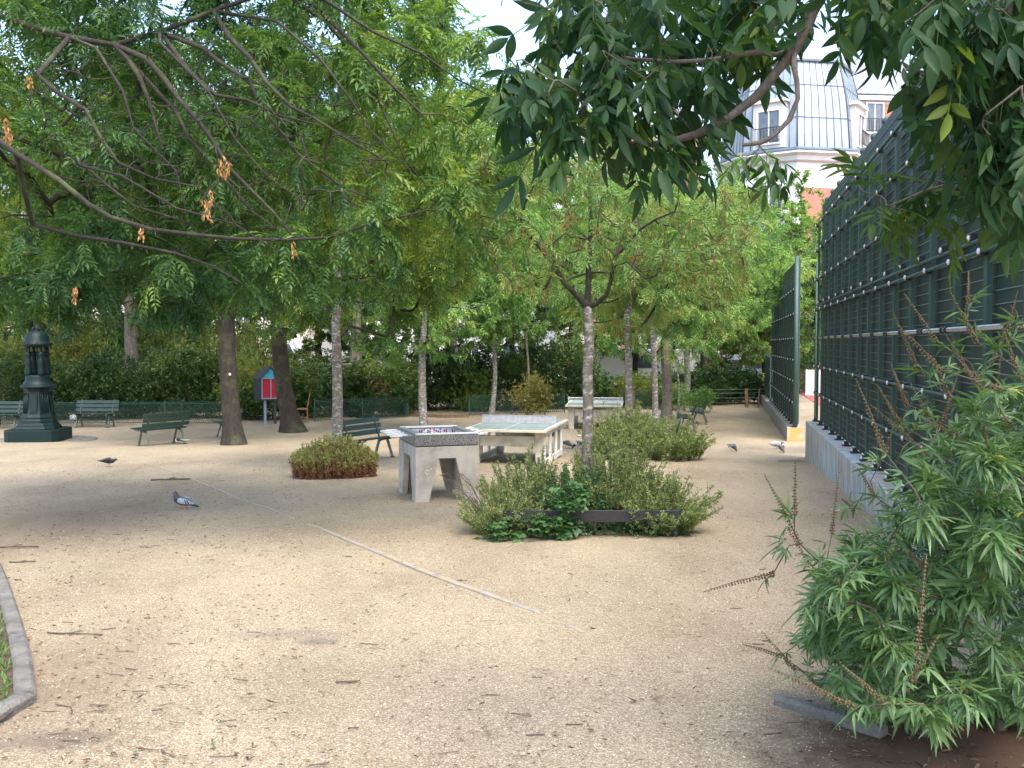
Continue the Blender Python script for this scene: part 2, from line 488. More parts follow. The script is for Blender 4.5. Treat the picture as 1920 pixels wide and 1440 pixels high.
def palmate(rng, n=5, L=0.1, W=0.02, pet=0.04, segs=4):
    out = []
    for i in range(n):
        a = (i - (n - 1) / 2) / ((n - 1) / 2)
        l = L * (1.0 - 0.35 * abs(a)) * rng.uniform(0.9, 1.1)
        v, tr = leaflet(l, W * rng.uniform(0.85, 1.15) * (1 - 0.25 * abs(a)), segs, rng.uniform(0.1, 0.4), 0.22)
        Rm = rotz(-a * rad(88)) @ rotx(-rng.uniform(0.1, 0.6)) @ roty(rng.uniform(-0.3, 0.3))
        out.append((v @ Rm.T + np.array((0, pet, 0)), tr, rng.uniform(-0.06, 0.06)))
    s = 0.0013
    out.append((np.array([(-s, 0, 0), (s, 0, 0), (s, pet, 0), (-s, pet, 0)]), np.array([(0, 1, 2), (0, 2, 3)]), 0.2))
    return join(out)

def cluster(rng, n=5, L=0.05, W=0.025, spread=0.06, segs=1):
    """small spray of simple leaves on a short twig"""
    out = []
    for i in range(n):
        v, tr = leaflet(L * rng.uniform(0.7, 1.2), W * rng.uniform(0.8, 1.2), segs, rng.uniform(0, 0.3))
        Rm = rotz(rng.uniform(-1.6, 1.6)) @ rotx(rng.uniform(-0.8, 0.8)) @ roty(rng.uniform(-0.8, 0.8))
        out.append((v @ Rm.T + np.array((rng.uniform(-.3, .3) * spread, spread * i / n, rng.uniform(-.3, .3) * spread)), tr, rng.uniform(-0.12, 0.12)))
    return join(out)

def scatter(rng, tmpls, pos, dirs, scale=1.0, tone=None, roll=0.7, svar=0.25):
    pos = np.asarray(pos, float); d = np.asarray(dirs, float); n = len(pos)
    d = d / (np.linalg.norm(d, axis=1, keepdims=True) + 1e-9)
    up = np.tile(np.array([0, 0, 1.0]), (n, 1)) + rng.normal(0, roll * 0.6, (n, 3))
    x = np.cross(d, up); x /= (np.linalg.norm(x, axis=1, keepdims=True) + 1e-9)
    z = np.cross(x, d)
    Rm = np.stack([x, d, z], axis=2)             # columns
    sc = scale * (1 + rng.uniform(-svar, svar, n))
    if tone is None: tone = rng.uniform(0.05, 0.95, n)
    which = rng.integers(0, len(tmpls), n)
    V = []; T = []; O = []; o = 0
    for k, (tv, tt, tn) in enumerate(tmpls):
        ix = np.where(which == k)[0]
        if len(ix) == 0: continue
        vv = np.einsum('nij,vj->nvi', Rm[ix], tv) * sc[ix, None, None] + pos[ix, None, :]
        nv = len(tv)
        V.append(vv.reshape(-1, 3))
        T.append((tt[None] + (np.arange(len(ix)) * nv)[:, None, None] + o).reshape(-1, 3))
        O.append(np.clip(tone[ix, None] + tn[None], 0.0, 1.0).ravel())
        o += nv * len(ix)
    return np.concatenate(V), np.concatenate(T), np.concatenate(O)

class Wood:
    """branch skeleton grown from node to attractor, radii from the number of tips carried"""
    def __init__(s):
        s.pos = []; s.par = []; s.paths = []; s.fix = {}
    def path(s, pts, start=None):
        ids = []
        p = start
        if start is not None: ids.append(start)
        for q in pts:
            s.pos.append(np.array(q, float)); s.par.append(-1 if p is None else p)
            p = len(s.pos) - 1; ids.append(p)
        s.paths.append(ids); return ids
    def near(s, q, lo=0):
        A = np.array(s.pos[lo:]); return lo + int(np.argmin(((A - q) ** 2).sum(1)))
    def grow(s, attr, rng, step=0.3, sag=0.1, wob=0.04, lo=0, order=None):
        attr = np.asarray(attr, float)
        root = s.pos[lo]
        o = np.argsort(((attr - root) ** 2).sum(1)) if order is None else order
        out = []
        pos = np.zeros((len(s.pos) + len(attr) * 30, 3)); n = len(s.pos); pos[:n] = np.array(s.pos)
        for k in o:
            q = attr[k]
            dd = pos[lo:n] - q
            cost = (dd ** 2).sum(1) + 0.8 * np.maximum(dd[:, 2], 0) ** 2
            j = lo + int(np.argmin(cost))
            a = pos[j]; L = np.linalg.norm(q - a)
            if L < 0.02: continue
            m = max(2, min(12, int(L / step)))
            pj = s.par[j]
            tan = (a - pos[pj]) if pj is not None and pj >= 0 else np.array((0, 0, 1.0))
            tan = tan / (np.linalg.norm(tan) + 1e-9)
            c = a + tan * L * 0.35 + np.array((0, 0, sag * L))
            pts = []
            for i in range(1, m + 1):
                t = i / m
                p = (1 - t) ** 2 * a + 2 * t * (1 - t) * c + t * t * q
                if i < m: p = p + rng.normal(0, wob * min(L, 0.8), 3)
                pts.append(p)
            ids = s.path(pts, j)
            for i, p in enumerate(pts):
                if n + i >= len(pos): pos = np.concatenate([pos, np.zeros_like(pos)])
                pos[n + i] = p
            n += len(pts)
            out.append(ids)
        return out
    def radii(s, tip=0.006, ex=0.48):
        cnt = np.ones(len(s.pos))
        for i in range(len(s.pos) - 1, -1, -1):
            pass
        ch = np.zeros(len(s.pos))
        leafs = np.zeros(len(s.pos))
        has = np.zeros(len(s.pos), bool)
        for p in s.par:
            if p >= 0: has[p] = True
        leafs[~has] = 1
        for i in range(len(s.pos) - 1, -1, -1):
            p = s.par[i]
            if p >= 0: leafs[p] += leafs[i]
        return tip * leafs ** ex
    def mesh(s, name, mat, tip=0.006, ex=0.48, rmax=None, off=(0, 0, 0), sides=6, only=None):
        r = s.radii(tip, ex)
        if rmax is not None: r = np.minimum(r, rmax) if np.isscalar(rmax) else np.minimum(r, np.array(rmax))
        for k, v in s.fix.items(): r[k] = v
        V = []; T = []; o = 0; off = np.array(off, float)
        for pi_, ids in enumerate(s.paths):
            if len(ids) < 2 or (only is not None and (pi_ == 0) != (only == 'trunk')): continue
            p = np.array([s.pos[i] for i in ids]) - off
            rr = np.array([r[i] for i in ids])
            if s.par[ids[0]] != -1 or ids[0] in s.fix or True:
                rr[0] = min(rr[0], rr[1] * 1.25) if ids[1] - ids[0] != 1 else rr[0]
            n = sides if rr.max() > 0.02 else 4
            t = np.gradient(p, axis=0); t /= (np.linalg.norm(t, axis=1, keepdims=True) + 1e-9)
            ref = np.array((0.31, 0.17, 0.93)) if abs(t[0][2]) < 0.8 else np.array((0.95, 0.2, 0.1))
            x = np.cross(t, ref); x /= (np.linalg.norm(x, axis=1, keepdims=True) + 1e-9); y = np.cross(t, x)
            a = np.arange(n) * 2 * math.pi / n
            ring = p[:, None, :] + rr[:, None, None] * (x[:, None, :] * np.cos(a)[None, :, None] + y[:, None, :] * np.sin(a)[None, :, None])
            m = len(p); V.append(ring.reshape(-1, 3))
            i = np.arange(m - 1)[:, None] * n; k = np.arange(n)[None, :]; k2 = (k + 1) % n
            q = np.stack([i + k, i + k2, i + n + k2, i + n + k], -1).reshape(-1, 4)
            T.append(np.concatenate([q[:, [0, 2, 1]], q[:, [0, 3, 2]]]) + o)
            o += m * n
        return mesh_np(name, np.concatenate(V), np.concatenate(T), None, mat, True)

def crown_points(rng, c, r, n, clumps=14, spread=0.33, flat=0.0):
    """clumped points through a crown's volume"""
    c = np.array(c, float); r = np.array(r, float)
    d = rng.normal(0, 1, (clumps, 3)); d /= np.linalg.norm(d, axis=1, keepdims=True)
    cc = c + d * r * rng.uniform(0.45, 0.85, (clumps, 1))
    w = rng.integers(0, clumps, n)
    p = cc[w] + rng.normal(0, 1, (n, 3)) * r * spread * 0.8
    q = (p - c) / r; l = np.linalg.norm(q, axis=1)
    k = l > 1.08
    p[k] = c + q[k] / l[k, None] * r * rng.uniform(0.8, 1.08, (k.sum(), 1))
    return p

def PX(p):
    """pixel a world point falls on"""
    q = Vector(p) - Vector((0, 0, CZ)); cp, sp_ = math.cos(PITCH), math.sin(PITCH)
    f = q.y * cp - q.z * sp_; up = q.y * sp_ + q.z * cp
    return 960 + F * q.x / max(f, .01), 720 - F * up / max(f, .01)

def leaf_spots(rng, wood, paths, per, frac=0.35, down=0.35, out_c=None):
    pos = []; dr = []
    for ids in paths:
        P_ = np.array([wood.pos[i] for i in ids])
        m = len(P_)
        for _ in range(per):
            t = rng.uniform(frac, 1.0) * (m - 1); i = min(int(t), m - 2); f = t - i
            p = P_[i] * (1 - f) + P_[i + 1] * f
            tan = P_[i + 1] - P_[i]; tan /= np.linalg.norm(tan) + 1e-9
            d = tan * 0.5 + rng.normal(0, 0.6, 3) + np.array((0, 0, -down))
            if out_c is not None:
                o_ = p - out_c; d += 0.35 * o_ / (np.linalg.norm(o_) + 1e-9)
            pos.append(p); dr.append(d)
    return np.array(pos), np.array(dr)

def tone_of(rng, pos, lo=0.05, hi=0.95, scale=0.9, jit=0.25):
    """leaf colour varies from spray to spray and leaf to leaf"""
    ph = rng.uniform(0, 6, 3)
    s = np.sin(pos[:, 0] * 2.1 / scale + ph[0]) + np.sin(pos[:, 1] * 1.7 / scale + ph[1] + pos[:, 2]) + np.sin(pos[:, 2] * 2.7 / scale + ph[2])
    t = 0.5 + s / 6 + rng.normal(0, jit, len(pos))
    return lo + (hi - lo) * np.clip(t, 0, 1)

def make_tree(label, base, trunk_h, trunk_r, crown_c, crown_r, n_attr, per, tmpls, lmat, bmat, rng, lean=(0, 0),
              scale=1.0, name='tree', tip=0.008, clumps=16, tone=(0.05, 0.95), tree_cat='tree', group=None, flare=1.5,
              pts=None, spread=0.33, down=0.4, keys=None, bow=0.03, root=True, ex=0.41):
    """tapered trunk with root flare, limbs grown to the crown, compound leaves along the twigs. crown_c relative to base"""
    w = Wood(); H = trunk_h; m = max(6, int(H / 0.3)); ids = []
    tp = []
    for i in range(m + 1):
        t = i / m
        b = math.sin(t * math.pi) * bow * H
        tp.append((lean[0] * t + b, lean[1] * t + b * 0.4 * math.sin(t * 5), H * t - 0.08 * (i == 0)))
    # leader goes on into the crown
    top = (crown_c[0], crown_c[1], crown_c[2] + crown_r[2] * 0.35)
    for i in range(1, 6):
        t = i / 5
        tp.append((tp[m][0] * (1 - t) + top[0] * t + rng.normal(0, 0.04), tp[m][1] * (1 - t) + top[1] * t + rng.normal(0, 0.04), H * (1 - t) + top[2] * t))
    tr = w.path(tp)
    A = crown_points(rng, crown_c, crown_r, n_attr, clumps, spread) if pts is None else pts
    A = A[A[:, 2] > H * 0.72]
    gp = w.grow(A, rng, step=0.35, lo=m - 1, sag=0.12)
    for i in range(m + 1):
        t = i / m
        fl = 1 + (flare - 1) * math.exp(-t * H / 0.22)
        w.fix[tr[i]] = trunk_r * (1 - 0.22 * t) * fl * (1 + 0.04 * math.sin(i * 2.3))
    for k in range(1, 6): w.fix[tr[m + k]] = trunk_r * (0.78 - 0.14 * k)
    t_ = thing(name, label, tree_cat, base, 0, group)
    link('trunk', w.mesh('trunk', bmat, tip, ex, trunk_r * 0.55, sides=12, only='trunk'), t_)
    link('branches', w.mesh('branches', MT['bark_limb'], tip, ex, trunk_r * 0.4, sides=6, only='limbs'), t_)
    pos, dr = leaf_spots(rng, w, gp, per, 0.3, down, np.array(crown_c))
    v, f, tn = scatter(rng, tmpls, pos, dr, scale, tone_of(rng, pos, *tone))
    c = link('crown', mesh_np('crown', v, f, tn, lmat), t_); tag(c, kind='stuff')
    if keys:
        n_, kt, kmat = keys
        ix = rng.integers(0, len(pos), n_)
        v, f, tn = scatter(rng, kt, pos[ix], np.tile((0, 0, -1.0), (n_, 1)) + rng.normal(0, 0.25, (n_, 3)), 1.0, rng.uniform(0.1, 0.9, n_))
        k = link('seed_clusters', mesh_np('seed_clusters', v, f, tn, kmat), t_); tag(k, kind='stuff')
    return t_, w

def in_poly(x, y, poly):
    c = False; n = len(poly); j = n - 1
    for i in range(n):
        xi, yi = poly[i]; xj, yj = poly[j]
        if (yi > y) != (yj > y) and x < (xj - xi) * (y - yi) / (yj - yi) + xi: c = not c
        j = i
    return c
def poly_pts(rng, poly, n, y0, y1):
    """n points whose outline, seen from where the photo was taken, fills poly, spread in depth"""
    xs = [p[0] for p in poly]; ys = [p[1] for p in poly]; out = []
    while len(out) < n:
        u = rng.uniform(min(xs), max(xs)); v = rng.uniform(min(ys), max(ys))
        if in_poly(u, v, poly):
            Y = rng.uniform(y0, y1) if not callable(y0) else y0(u, v)
            out.append(tuple(P(u, v, Y)))
    return np.array(out)

def key_tuft(rng, n=12, L=0.035, W=0.007, drop=0.1):
    out = []
    for i in range(n):
        v, t = leaflet(L * rng.uniform(.8, 1.2), W, 1, 0.1)
        Rm = rotz(rng.uniform(-.6, .6)) @ rotx(rng.uniform(-.7, .7)) @ roty(rng.uniform(-1.5, 1.5))
        out.append((v @ Rm.T + np.array((rng.normal(0, .012), drop * rng.uniform(0, 1), rng.normal(0, .012))), t, rng.uniform(-.2, .2)))
    return join(out)
# ================================================================== SETTING
# ---- ground
def ground_mat():
    m, t, p = new_mat('pale_gravel')
    g = N(t, 'ShaderNodeNewGeometry')
    pos = g.outputs['Position']
    vo = N(t, 'ShaderNodeTexVoronoi', i_Scale=150.0); t.links.new(pos, vo.inputs['Vector'])
    sep = N(t, 'ShaderNodeSeparateColor'); t.links.new(vo.outputs['Color'], sep.inputs[0])
    r1 = ramp(t, [(0.0, (0.13, 0.100, 0.062)), (0.10, (0.215, 0.174, 0.114)), (0.45, (0.272, 0.228, 0.155)), (0.78, (0.335, 0.285, 0.200)), (1.0, (0.47, 0.42, 0.32))], sep.outputs[0])
    vo2 = N(t, 'ShaderNodeTexVoronoi', i_Scale=330.0); t.links.new(pos, vo2.inputs['Vector'])
    s2 = N(t, 'ShaderNodeSeparateColor'); t.links.new(vo2.outputs['Color'], s2.inputs[0])
    r2 = ramp(t, [(0.0, (0.66, 0.64, 0.62)), (1.0, (1.3, 1.3, 1.3))], s2.outputs[1])
    mx = N(t, 'ShaderNodeMix', data_type='RGBA', blend_type='MULTIPLY'); mx.inputs[0].default_value = 1
    t.links.new(r1.outputs[0], mx.inputs[6]); t.links.new(r2.outputs[0], mx.inputs[7])
    # broad patches: fine dusty sand, darker trodden soil, grey-brown litter
    mp = N(t, 'ShaderNodeMapping'); mp.inputs['Scale'].default_value = (1, 0.55, 1); t.links.new(pos, mp.inputs[0])
    n1 = N(t, 'ShaderNodeTexNoise', i_Scale=0.55, i_Detail=7.0, i_Roughness=0.62); t.links.new(mp.outputs[0], n1.inputs['Vector'])
    r3 = ramp(t, [(0.36, (0.80, 0.78, 0.76)), (0.5, (0.98, 0.98, 0.98)), (0.62, (1.10, 1.09, 1.07))], n1.outputs['Fac'])
    mx2 = N(t, 'ShaderNodeMix', data_type='RGBA', blend_type='MULTIPLY'); mx2.inputs[0].default_value = 1
    t.links.new(mx.outputs[2], mx2.inputs[6]); t.links.new(r3.outputs[0], mx2.inputs[7])
    n2 = N(t, 'ShaderNodeTexNoise', i_Scale=9.0, i_Detail=8.0, i_Roughness=0.75); t.links.new(mp.outputs[0], n2.inputs['Vector'])
    r4 = ramp(t, [(0.28, (0.55, 0.50, 0.46)), (0.42, (1, 1, 1)), (0.7, (1.06, 1.05, 1.03))], n2.outputs['Fac'])
    mx3 = N(t, 'ShaderNodeMix', data_type='RGBA', blend_type='MULTIPLY'); mx3.inputs[0].default_value = 1
    t.links.new(mx2.outputs[2], mx3.inputs[6]); t.links.new(r4.outputs[0], mx3.inputs[7])
    out = mx3.outputs[2]
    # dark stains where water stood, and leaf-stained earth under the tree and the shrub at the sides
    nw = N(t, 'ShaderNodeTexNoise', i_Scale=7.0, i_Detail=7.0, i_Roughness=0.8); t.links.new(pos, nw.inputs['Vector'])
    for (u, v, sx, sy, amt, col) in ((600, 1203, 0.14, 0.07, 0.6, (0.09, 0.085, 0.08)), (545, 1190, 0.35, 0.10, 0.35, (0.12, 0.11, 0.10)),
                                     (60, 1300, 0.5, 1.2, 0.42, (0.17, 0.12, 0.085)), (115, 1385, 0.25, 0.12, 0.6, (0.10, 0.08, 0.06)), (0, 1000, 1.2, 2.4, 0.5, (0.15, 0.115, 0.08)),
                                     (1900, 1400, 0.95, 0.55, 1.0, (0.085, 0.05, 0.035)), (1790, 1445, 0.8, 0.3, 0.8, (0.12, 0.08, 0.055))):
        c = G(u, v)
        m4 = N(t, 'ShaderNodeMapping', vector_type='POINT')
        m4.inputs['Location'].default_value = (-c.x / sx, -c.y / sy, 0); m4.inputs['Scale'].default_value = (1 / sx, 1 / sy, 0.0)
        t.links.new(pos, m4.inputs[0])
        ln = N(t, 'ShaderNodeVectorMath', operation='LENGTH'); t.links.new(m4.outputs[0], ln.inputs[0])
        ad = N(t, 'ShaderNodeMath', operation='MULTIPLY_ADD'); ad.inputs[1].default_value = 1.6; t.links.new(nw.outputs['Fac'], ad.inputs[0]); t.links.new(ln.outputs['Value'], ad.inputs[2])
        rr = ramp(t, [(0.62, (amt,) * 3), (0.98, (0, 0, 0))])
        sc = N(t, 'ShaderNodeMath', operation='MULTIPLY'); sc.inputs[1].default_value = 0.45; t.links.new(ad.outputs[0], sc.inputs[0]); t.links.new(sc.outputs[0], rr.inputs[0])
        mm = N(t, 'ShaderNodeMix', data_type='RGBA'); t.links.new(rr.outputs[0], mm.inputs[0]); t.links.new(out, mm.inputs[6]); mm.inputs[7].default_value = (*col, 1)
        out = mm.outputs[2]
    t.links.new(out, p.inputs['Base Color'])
    p.inputs['Roughness'].default_value = 0.95; p.inputs['Specular IOR Level'].default_value = 0.2
    b = N(t, 'ShaderNodeBump', i_Strength=0.55, i_Distance=0.004); t.links.new(vo.outputs['Distance'], b.inputs['Height'])
    nb = N(t, 'ShaderNodeTexNoise', i_Scale=3.0, i_Detail=6.0); t.links.new(pos, nb.inputs['Vector'])
    b2 = N(t, 'ShaderNodeBump', i_Strength=0.6, i_Distance=0.05); t.links.new(nb.outputs['Fac'], b2.inputs['Height']); t.links.new(b.outputs[0], b2.inputs['Normal'])
    t.links.new(b2.outputs[0], p.inputs['Normal'])
    return m

ys = np.concatenate([np.linspace(-60, 2, 10), np.linspace(2.5, 12, 96), np.linspace(12.4, 40, 80), np.linspace(44, 520, 14)])
xs = np.concatenate([np.linspace(-320, -14, 12), np.linspace(-12, 12, 120), np.linspace(14, 320, 12)])
X_, Y_ = np.meshgrid(xs, ys)
Z_ = np.vectorize(gz)(Y_)
near = np.exp(-((np.abs(X_) / 11) ** 4)) * (Y_ > 2) * (Y_ < 40)
Z_ = Z_ + near * (0.012 * np.sin(X_ * 1.3 + Y_ * .7) * np.sin(Y_ * .9 - X_ * .4) + 0.006 * np.sin(X_ * 3.1) * np.sin(Y_ * 2.3))
nx, ny = len(xs), len(ys)
ii = (np.arange(ny - 1)[:, None] * nx + np.arange(nx - 1)[None, :]).ravel()
tri = np.concatenate([np.stack([ii, ii + 1, ii + nx + 1], 1), np.stack([ii, ii + nx + 1, ii + nx], 1)])
gr = link('ground', mesh_np('ground', np.stack([X_.ravel(), Y_.ravel(), Z_.ravel()], 1), tri, None, ground_mat(), True))
tag(gr, kind='structure')

# loose pebbles and crumbs of gravel near the camera
def pebbles():
    n = 15000
    y = 3.2 + 7.0 * R.random(n) ** 1.7; x = R.uniform(-0.62, 0.62, n) * y
    kk = ~((x > 1.15 + .35 * (y - 3.2)) & (y < 4.7)) & ~((x + .92) ** 2 + ((y - 6.05) * 1.4) ** 2 < .03); x = x[kk]; y = y[kk]; n = len(x)
    z = np.array([gz(a) for a in y]) + 0.012 * np.sin(x * 1.3 + y * .7) * np.sin(y * .9 - x * .4) + 0.006 * np.sin(x * 3.1) * np.sin(y * 2.3)
    s = R.uniform(0.0014, 0.0038, n) * (1 + 0.08 * y)
    oc = np.array([(1, 0, 0), (0, 1, 0), (-1, 0, 0), (0, -1, 0), (0, 0, .7)]); tt = np.array([(0, 1, 4), (1, 2, 4), (2, 3, 4), (3, 0, 4)])
    a = R.uniform(0, 6.3, n); c, s_ = np.cos(a), np.sin(a)
    V = np.zeros((n, 5, 3)); sx = s * R.uniform(.7, 1.5, n)
    V[:, :, 0] = (oc[None, :, 0] * sx[:, None]) * c[:, None] - (oc[None, :, 1] * s[:, None]) * s_[:, None] + x[:, None]
    V[:, :, 1] = (oc[None, :, 0] * sx[:, None]) * s_[:, None] + (oc[None, :, 1] * s[:, None]) * c[:, None] + y[:, None]
    V[:, :, 2] = oc[None, :, 2] * s[:, None] + z[:, None] + 0.0005
    T = tt[None] + (np.arange(n) * 5)[:, None, None]
    tone = np.repeat(R.random(n), 5)
    m, t, p = new_mat('pebble')
    at = N(t, 'ShaderNodeAttribute', attribute_name='tone')
    r = ramp(t, [(0.0, (0.12, 0.09, 0.065)), (0.3, (0.26, 0.21, 0.15)), (0.7, (0.44, 0.37, 0.275)), (1.0, (0.70, 0.65, 0.55))], at.outputs['Fac'])
    t.links.new(r.outputs[0], p.inputs['Base Color']); p.inputs['Roughness'].default_value = 0.9
    tag(link('gravel', mesh_np('gravel', V.reshape(-1, 3), T.reshape(-1, 3), tone, m)), kind='stuff')
pebbles()

# ---- metal edging strip lying in the gravel
sp = [(300, 878), (345, 893), (410, 917), (455, 937), (500, 952), (560, 977), (600, 992), (650, 1013), (720, 1040), (790, 1069),
      (860, 1097), (905, 1112), (960, 1132), (1020, 1153), (1060, 1172), (1094, 1191)]
mb = MB(); pts = [G(*q) for q in sp]
W2 = 0.026
dips = [-3, -1, -2, -8, -2, -7, -1, 2, 4, 5, 5, 3, -2, -5, -3, 0]
V = []; Fs = []
for i, p in enumerate(pts):
    t = (pts[min(i + 1, len(pts) - 1)] - pts[max(i - 1, 0)]).normalized(); s = Vector((t.y, -t.x, 0)).normalized()
    zt = 0.008 + dips[i] * 0.0016
    W2 = (.010, .013, .016, .016, .018, .018, .022, .026, .029, .031, .031, .029, .024, .022, .022, .02)[i]
    for off, z in ((-W2, -0.03), (-W2, zt), (W2, zt + .003), (W2, -0.03)):
        q = p + s * off; V.append((q.x, q.y, p.z + z + 0.012 * math.sin(q.x * 1.3 + q.y * .7) * math.sin(q.y * .9 - q.x * .4)))
for i in range(len(pts) - 1):
    for k in range(4):
        Fs.append((i * 4 + k, i * 4 + (k + 1) % 4, i * 4 + 4 + (k + 1) % 4, i * 4 + 4 + k))
Fs += [(3, 2, 1, 0), tuple(len(V) - 4 + k for k in range(4))]
mb.add(V, Fs)
tag(link('edging_strip', mb.mesh('edging_strip', MT['strip'])), 'long grey metal edging strip half buried in the gravel, running diagonally across it', 'edging')

# ---- kerb stones round the planted beds, bottom left and bottom right
def kerb_run(pts, w, h, label, seg=1.25, top=None):
    P3 = [Vector(p) for p in pts]
    L = [0]
    for a, b in zip(P3, P3[1:]): L.append(L[-1] + (b - a).length)
    root = thing('bed_kerb', label, 'kerb', P3[0])
    n = max(1, int(round(L[-1] / seg)))
    def at(s):
        for i in range(len(P3) - 1):
            if s <= L[i + 1] + 1e-6: return P3[i].lerp(P3[i + 1], (s - L[i]) / max(1e-6, L[i + 1] - L[i]))
        return P3[-1]
    for k in range(n):
        a = at(L[-1] * k / n + (0.006 if k else 0)); b = at(L[-1] * (k + 1) / n - 0.006); c = at(L[-1] * (k + .5) / n)
        s = MB()
        for p, q in ((a, c), (c, b)):
            d = (q - p).normalized(); x = Vector((d.y, -d.x, 0)).normalized()
            prof = [(-w / 2, -0.12), (-w / 2, h * .75), (-w * .32, h), (w * .32, h), (w / 2, h * .75), (w / 2, -0.12)]
            vv = []
            for r_ in (p, q):
                for px, pz in prof:
                    r3 = r_ + x * px; vv.append((r3.x, r3.y, gz(r_.y) + pz + random.uniform(-.0015, .0015)))
            m_ = len(prof)
            s.add(vv, [(i, (i + 1) % m_, m_ + (i + 1) % m_, m_ + i) for i in range(m_)] + [tuple(range(m_ - 1, -1, -1)), tuple(range(m_, 2 * m_))])
        s.v = [tuple(Vector(v) - P3[0]) for v in s.v]
        part('kerb_stone', s, MT['kerb'], root, bevel=0.004)
    return root
lk = [G(-420, 1445), G(-150, 1420), G(0, 1372), G(38, 1345), G(50, 1310), G(44, 1265), G(32, 1200), G(18, 1150), G(0, 1090), G(-40, 1010), G(-90, 930)]
kerb_run(lk, 0.10, 0.06, 'curved grey concrete kerb round the grass bed in the lower left corner')
rk = [G(1458, 1322), G(1520, 1340), G(1590, 1362), G(1660, 1383)]
kerb_run(rk, 0.075, 0.055, 'low grey kerb at the foot of the big shrub, lower right')

# grass and soil of the left bed
bed = MB(); bp = [(p.x - 0.03, p.y) for p in lk] + [(-9, 11), (-9, 3.4)]
bed.add([(x, y, gz(y) + 0.03) for x, y in bp], [tuple(range(len(bp)))])
tag(link('bed_soil', bed.mesh('bed_soil', MT['soil'])), kind='structure')
def grass():
    n = 9000; out = []
    px = R.uniform(-4.2, -1.9, n * 3); py = R.uniform(3.6, 8.0, n * 3)
    k = np.array([in_poly(a, b, [(q[0] - 0.05, q[1]) for q in bp]) and math.sin(a * 5 + b * 3) + math.sin(b * 7 - a * 2) > -0.7 for a, b in zip(px, py)])
    px, py = px[k][:n], py[k][:n]
    v, t = leaflet(0.05, 0.006, 3, 0.5)
    pos = np.stack([px, py, np.array([gz(b) + 0.03 for b in py])], 1)
    d = R.normal(0, 0.45, (len(px), 3)); d[:, 2] = 1
    V, T, O = scatter(R, [(v, t, np.zeros(len(v)))], pos, d, 1.0, svar=0.5)
    tag(link('grass', mesh_np('grass', V, T, O, MT['grass'])), kind='stuff')
grass()

# ================================================================== WALL AND FENCE on the right
TH = math.atan(0.216); CT = math.cos(TH)
def streak_mat():
    m, t, p = new_mat('chalk_streaked_concrete')
    tc = N(t, 'ShaderNodeTexCoord')
    mp = N(t, 'ShaderNodeMapping'); mp.inputs['Scale'].default_value = (1, 1, 0.16); t.links.new(tc.outputs['Object'], mp.inputs[0])
    n1 = N(t, 'ShaderNodeTexNoise', i_Scale=11.0, i_Detail=8.0, i_Roughness=0.7); t.links.new(mp.outputs[0], n1.inputs['Vector'])
    base = ramp(t, [(0.36, (0.20, 0.17, 0.145)), (0.5, (0.38, 0.34, 0.305)), (0.64, (0.54, 0.50, 0.45))], n1.outputs['Fac'])
    out = base.outputs[0]
    for sc, lo, col, amt in ((5.0, 0.53, (0.32, 0.56, 0.66), .85), (7.0, 0.57, (0.55, 0.36, 0.33), .5), (4.0, 0.59, (0.42, 0.39, 0.50), .45), (9.0, .58, (0.36, 0.44, 0.28), .6)):
        m2 = N(t, 'ShaderNodeMapping'); m2.inputs['Scale'].default_value = (1, 1, 0.2); m2.inputs['Location'].default_value = (sc, sc * 2, sc); t.links.new(tc.outputs['Object'], m2.inputs[0])
        n = N(t, 'ShaderNodeTexNoise', i_Scale=sc, i_Detail=5.0, i_Roughness=0.6); t.links.new(m2.outputs[0], n.inputs['Vector'])
        r = ramp(t, [(lo - .03, (0, 0, 0)), (lo + .08, (amt,) * 3)], n.outputs['Fac'])
        mx = N(t, 'ShaderNodeMix', data_type='RGBA'); t.links.new(r.outputs[0], mx.inputs[0]); t.links.new(out, mx.inputs[6]); mx.inputs[7].default_value = (*col, 1); out = mx.outputs[2]
    t.links.new(out, p.inputs['Base Color']); p.inputs['Roughness'].default_value = 0.88
    b = N(t, 'ShaderNodeBump', i_Strength=0.3, i_Distance=0.01); t.links.new(n1.outputs['Fac'], b.inputs['Height']); t.links.new(b.outputs[0], p.inputs['Normal'])
    return m
MT['streak'] = streak_mat()
MT['grey_wall'] = M('damp_grey_concrete', (0.36, 0.33, 0.29), (0.22, 0.20, 0.18), 3.0, 0.9, 0.3, 40, stretch=(1, 1, 0.35), lo=0.4, hi=0.62)
MT['lichen_end'] = M('lichen_yellow_concrete', (0.40, 0.30, 0.10), (0.46, 0.44, 0.38), 3.5, 0.9, 0.3, 40, lo=0.45, hi=0.6)

def wall_run(label, s0, s1, ztop, mod, mat, endmat=None):
    root = thing('concrete_wall', label, 'wall', (1.807, 0, ztop), -TH)
    s = s1
    while s > s0 + 0.05:
        a = max(s0, s - mod)
        b = MB().box((0.2, (a + s) / 2, -0.70), (0.40, s - a - 0.012, 1.4))
        part('wall_block', b, mat, root, bevel=0.008)
        s = a
    if endmat:
        b = MB().box((0.2, s0 - 0.003, -0.7), (0.396, 0.004, 1.396)); part('end_face', b, endmat, root)
    return root
wall_run('long low concrete wall streaked with pastel chalk under the near fence', 2.5, 19.95 / CT, 0.0, 2.45, MT['streak'])
wall_run('short grey concrete wall with a yellow lichened end under the farther fence', 25.3 / CT, 43.0 / CT, -0.60, 3.0, MT['grey_wall'], MT['lichen_end'])

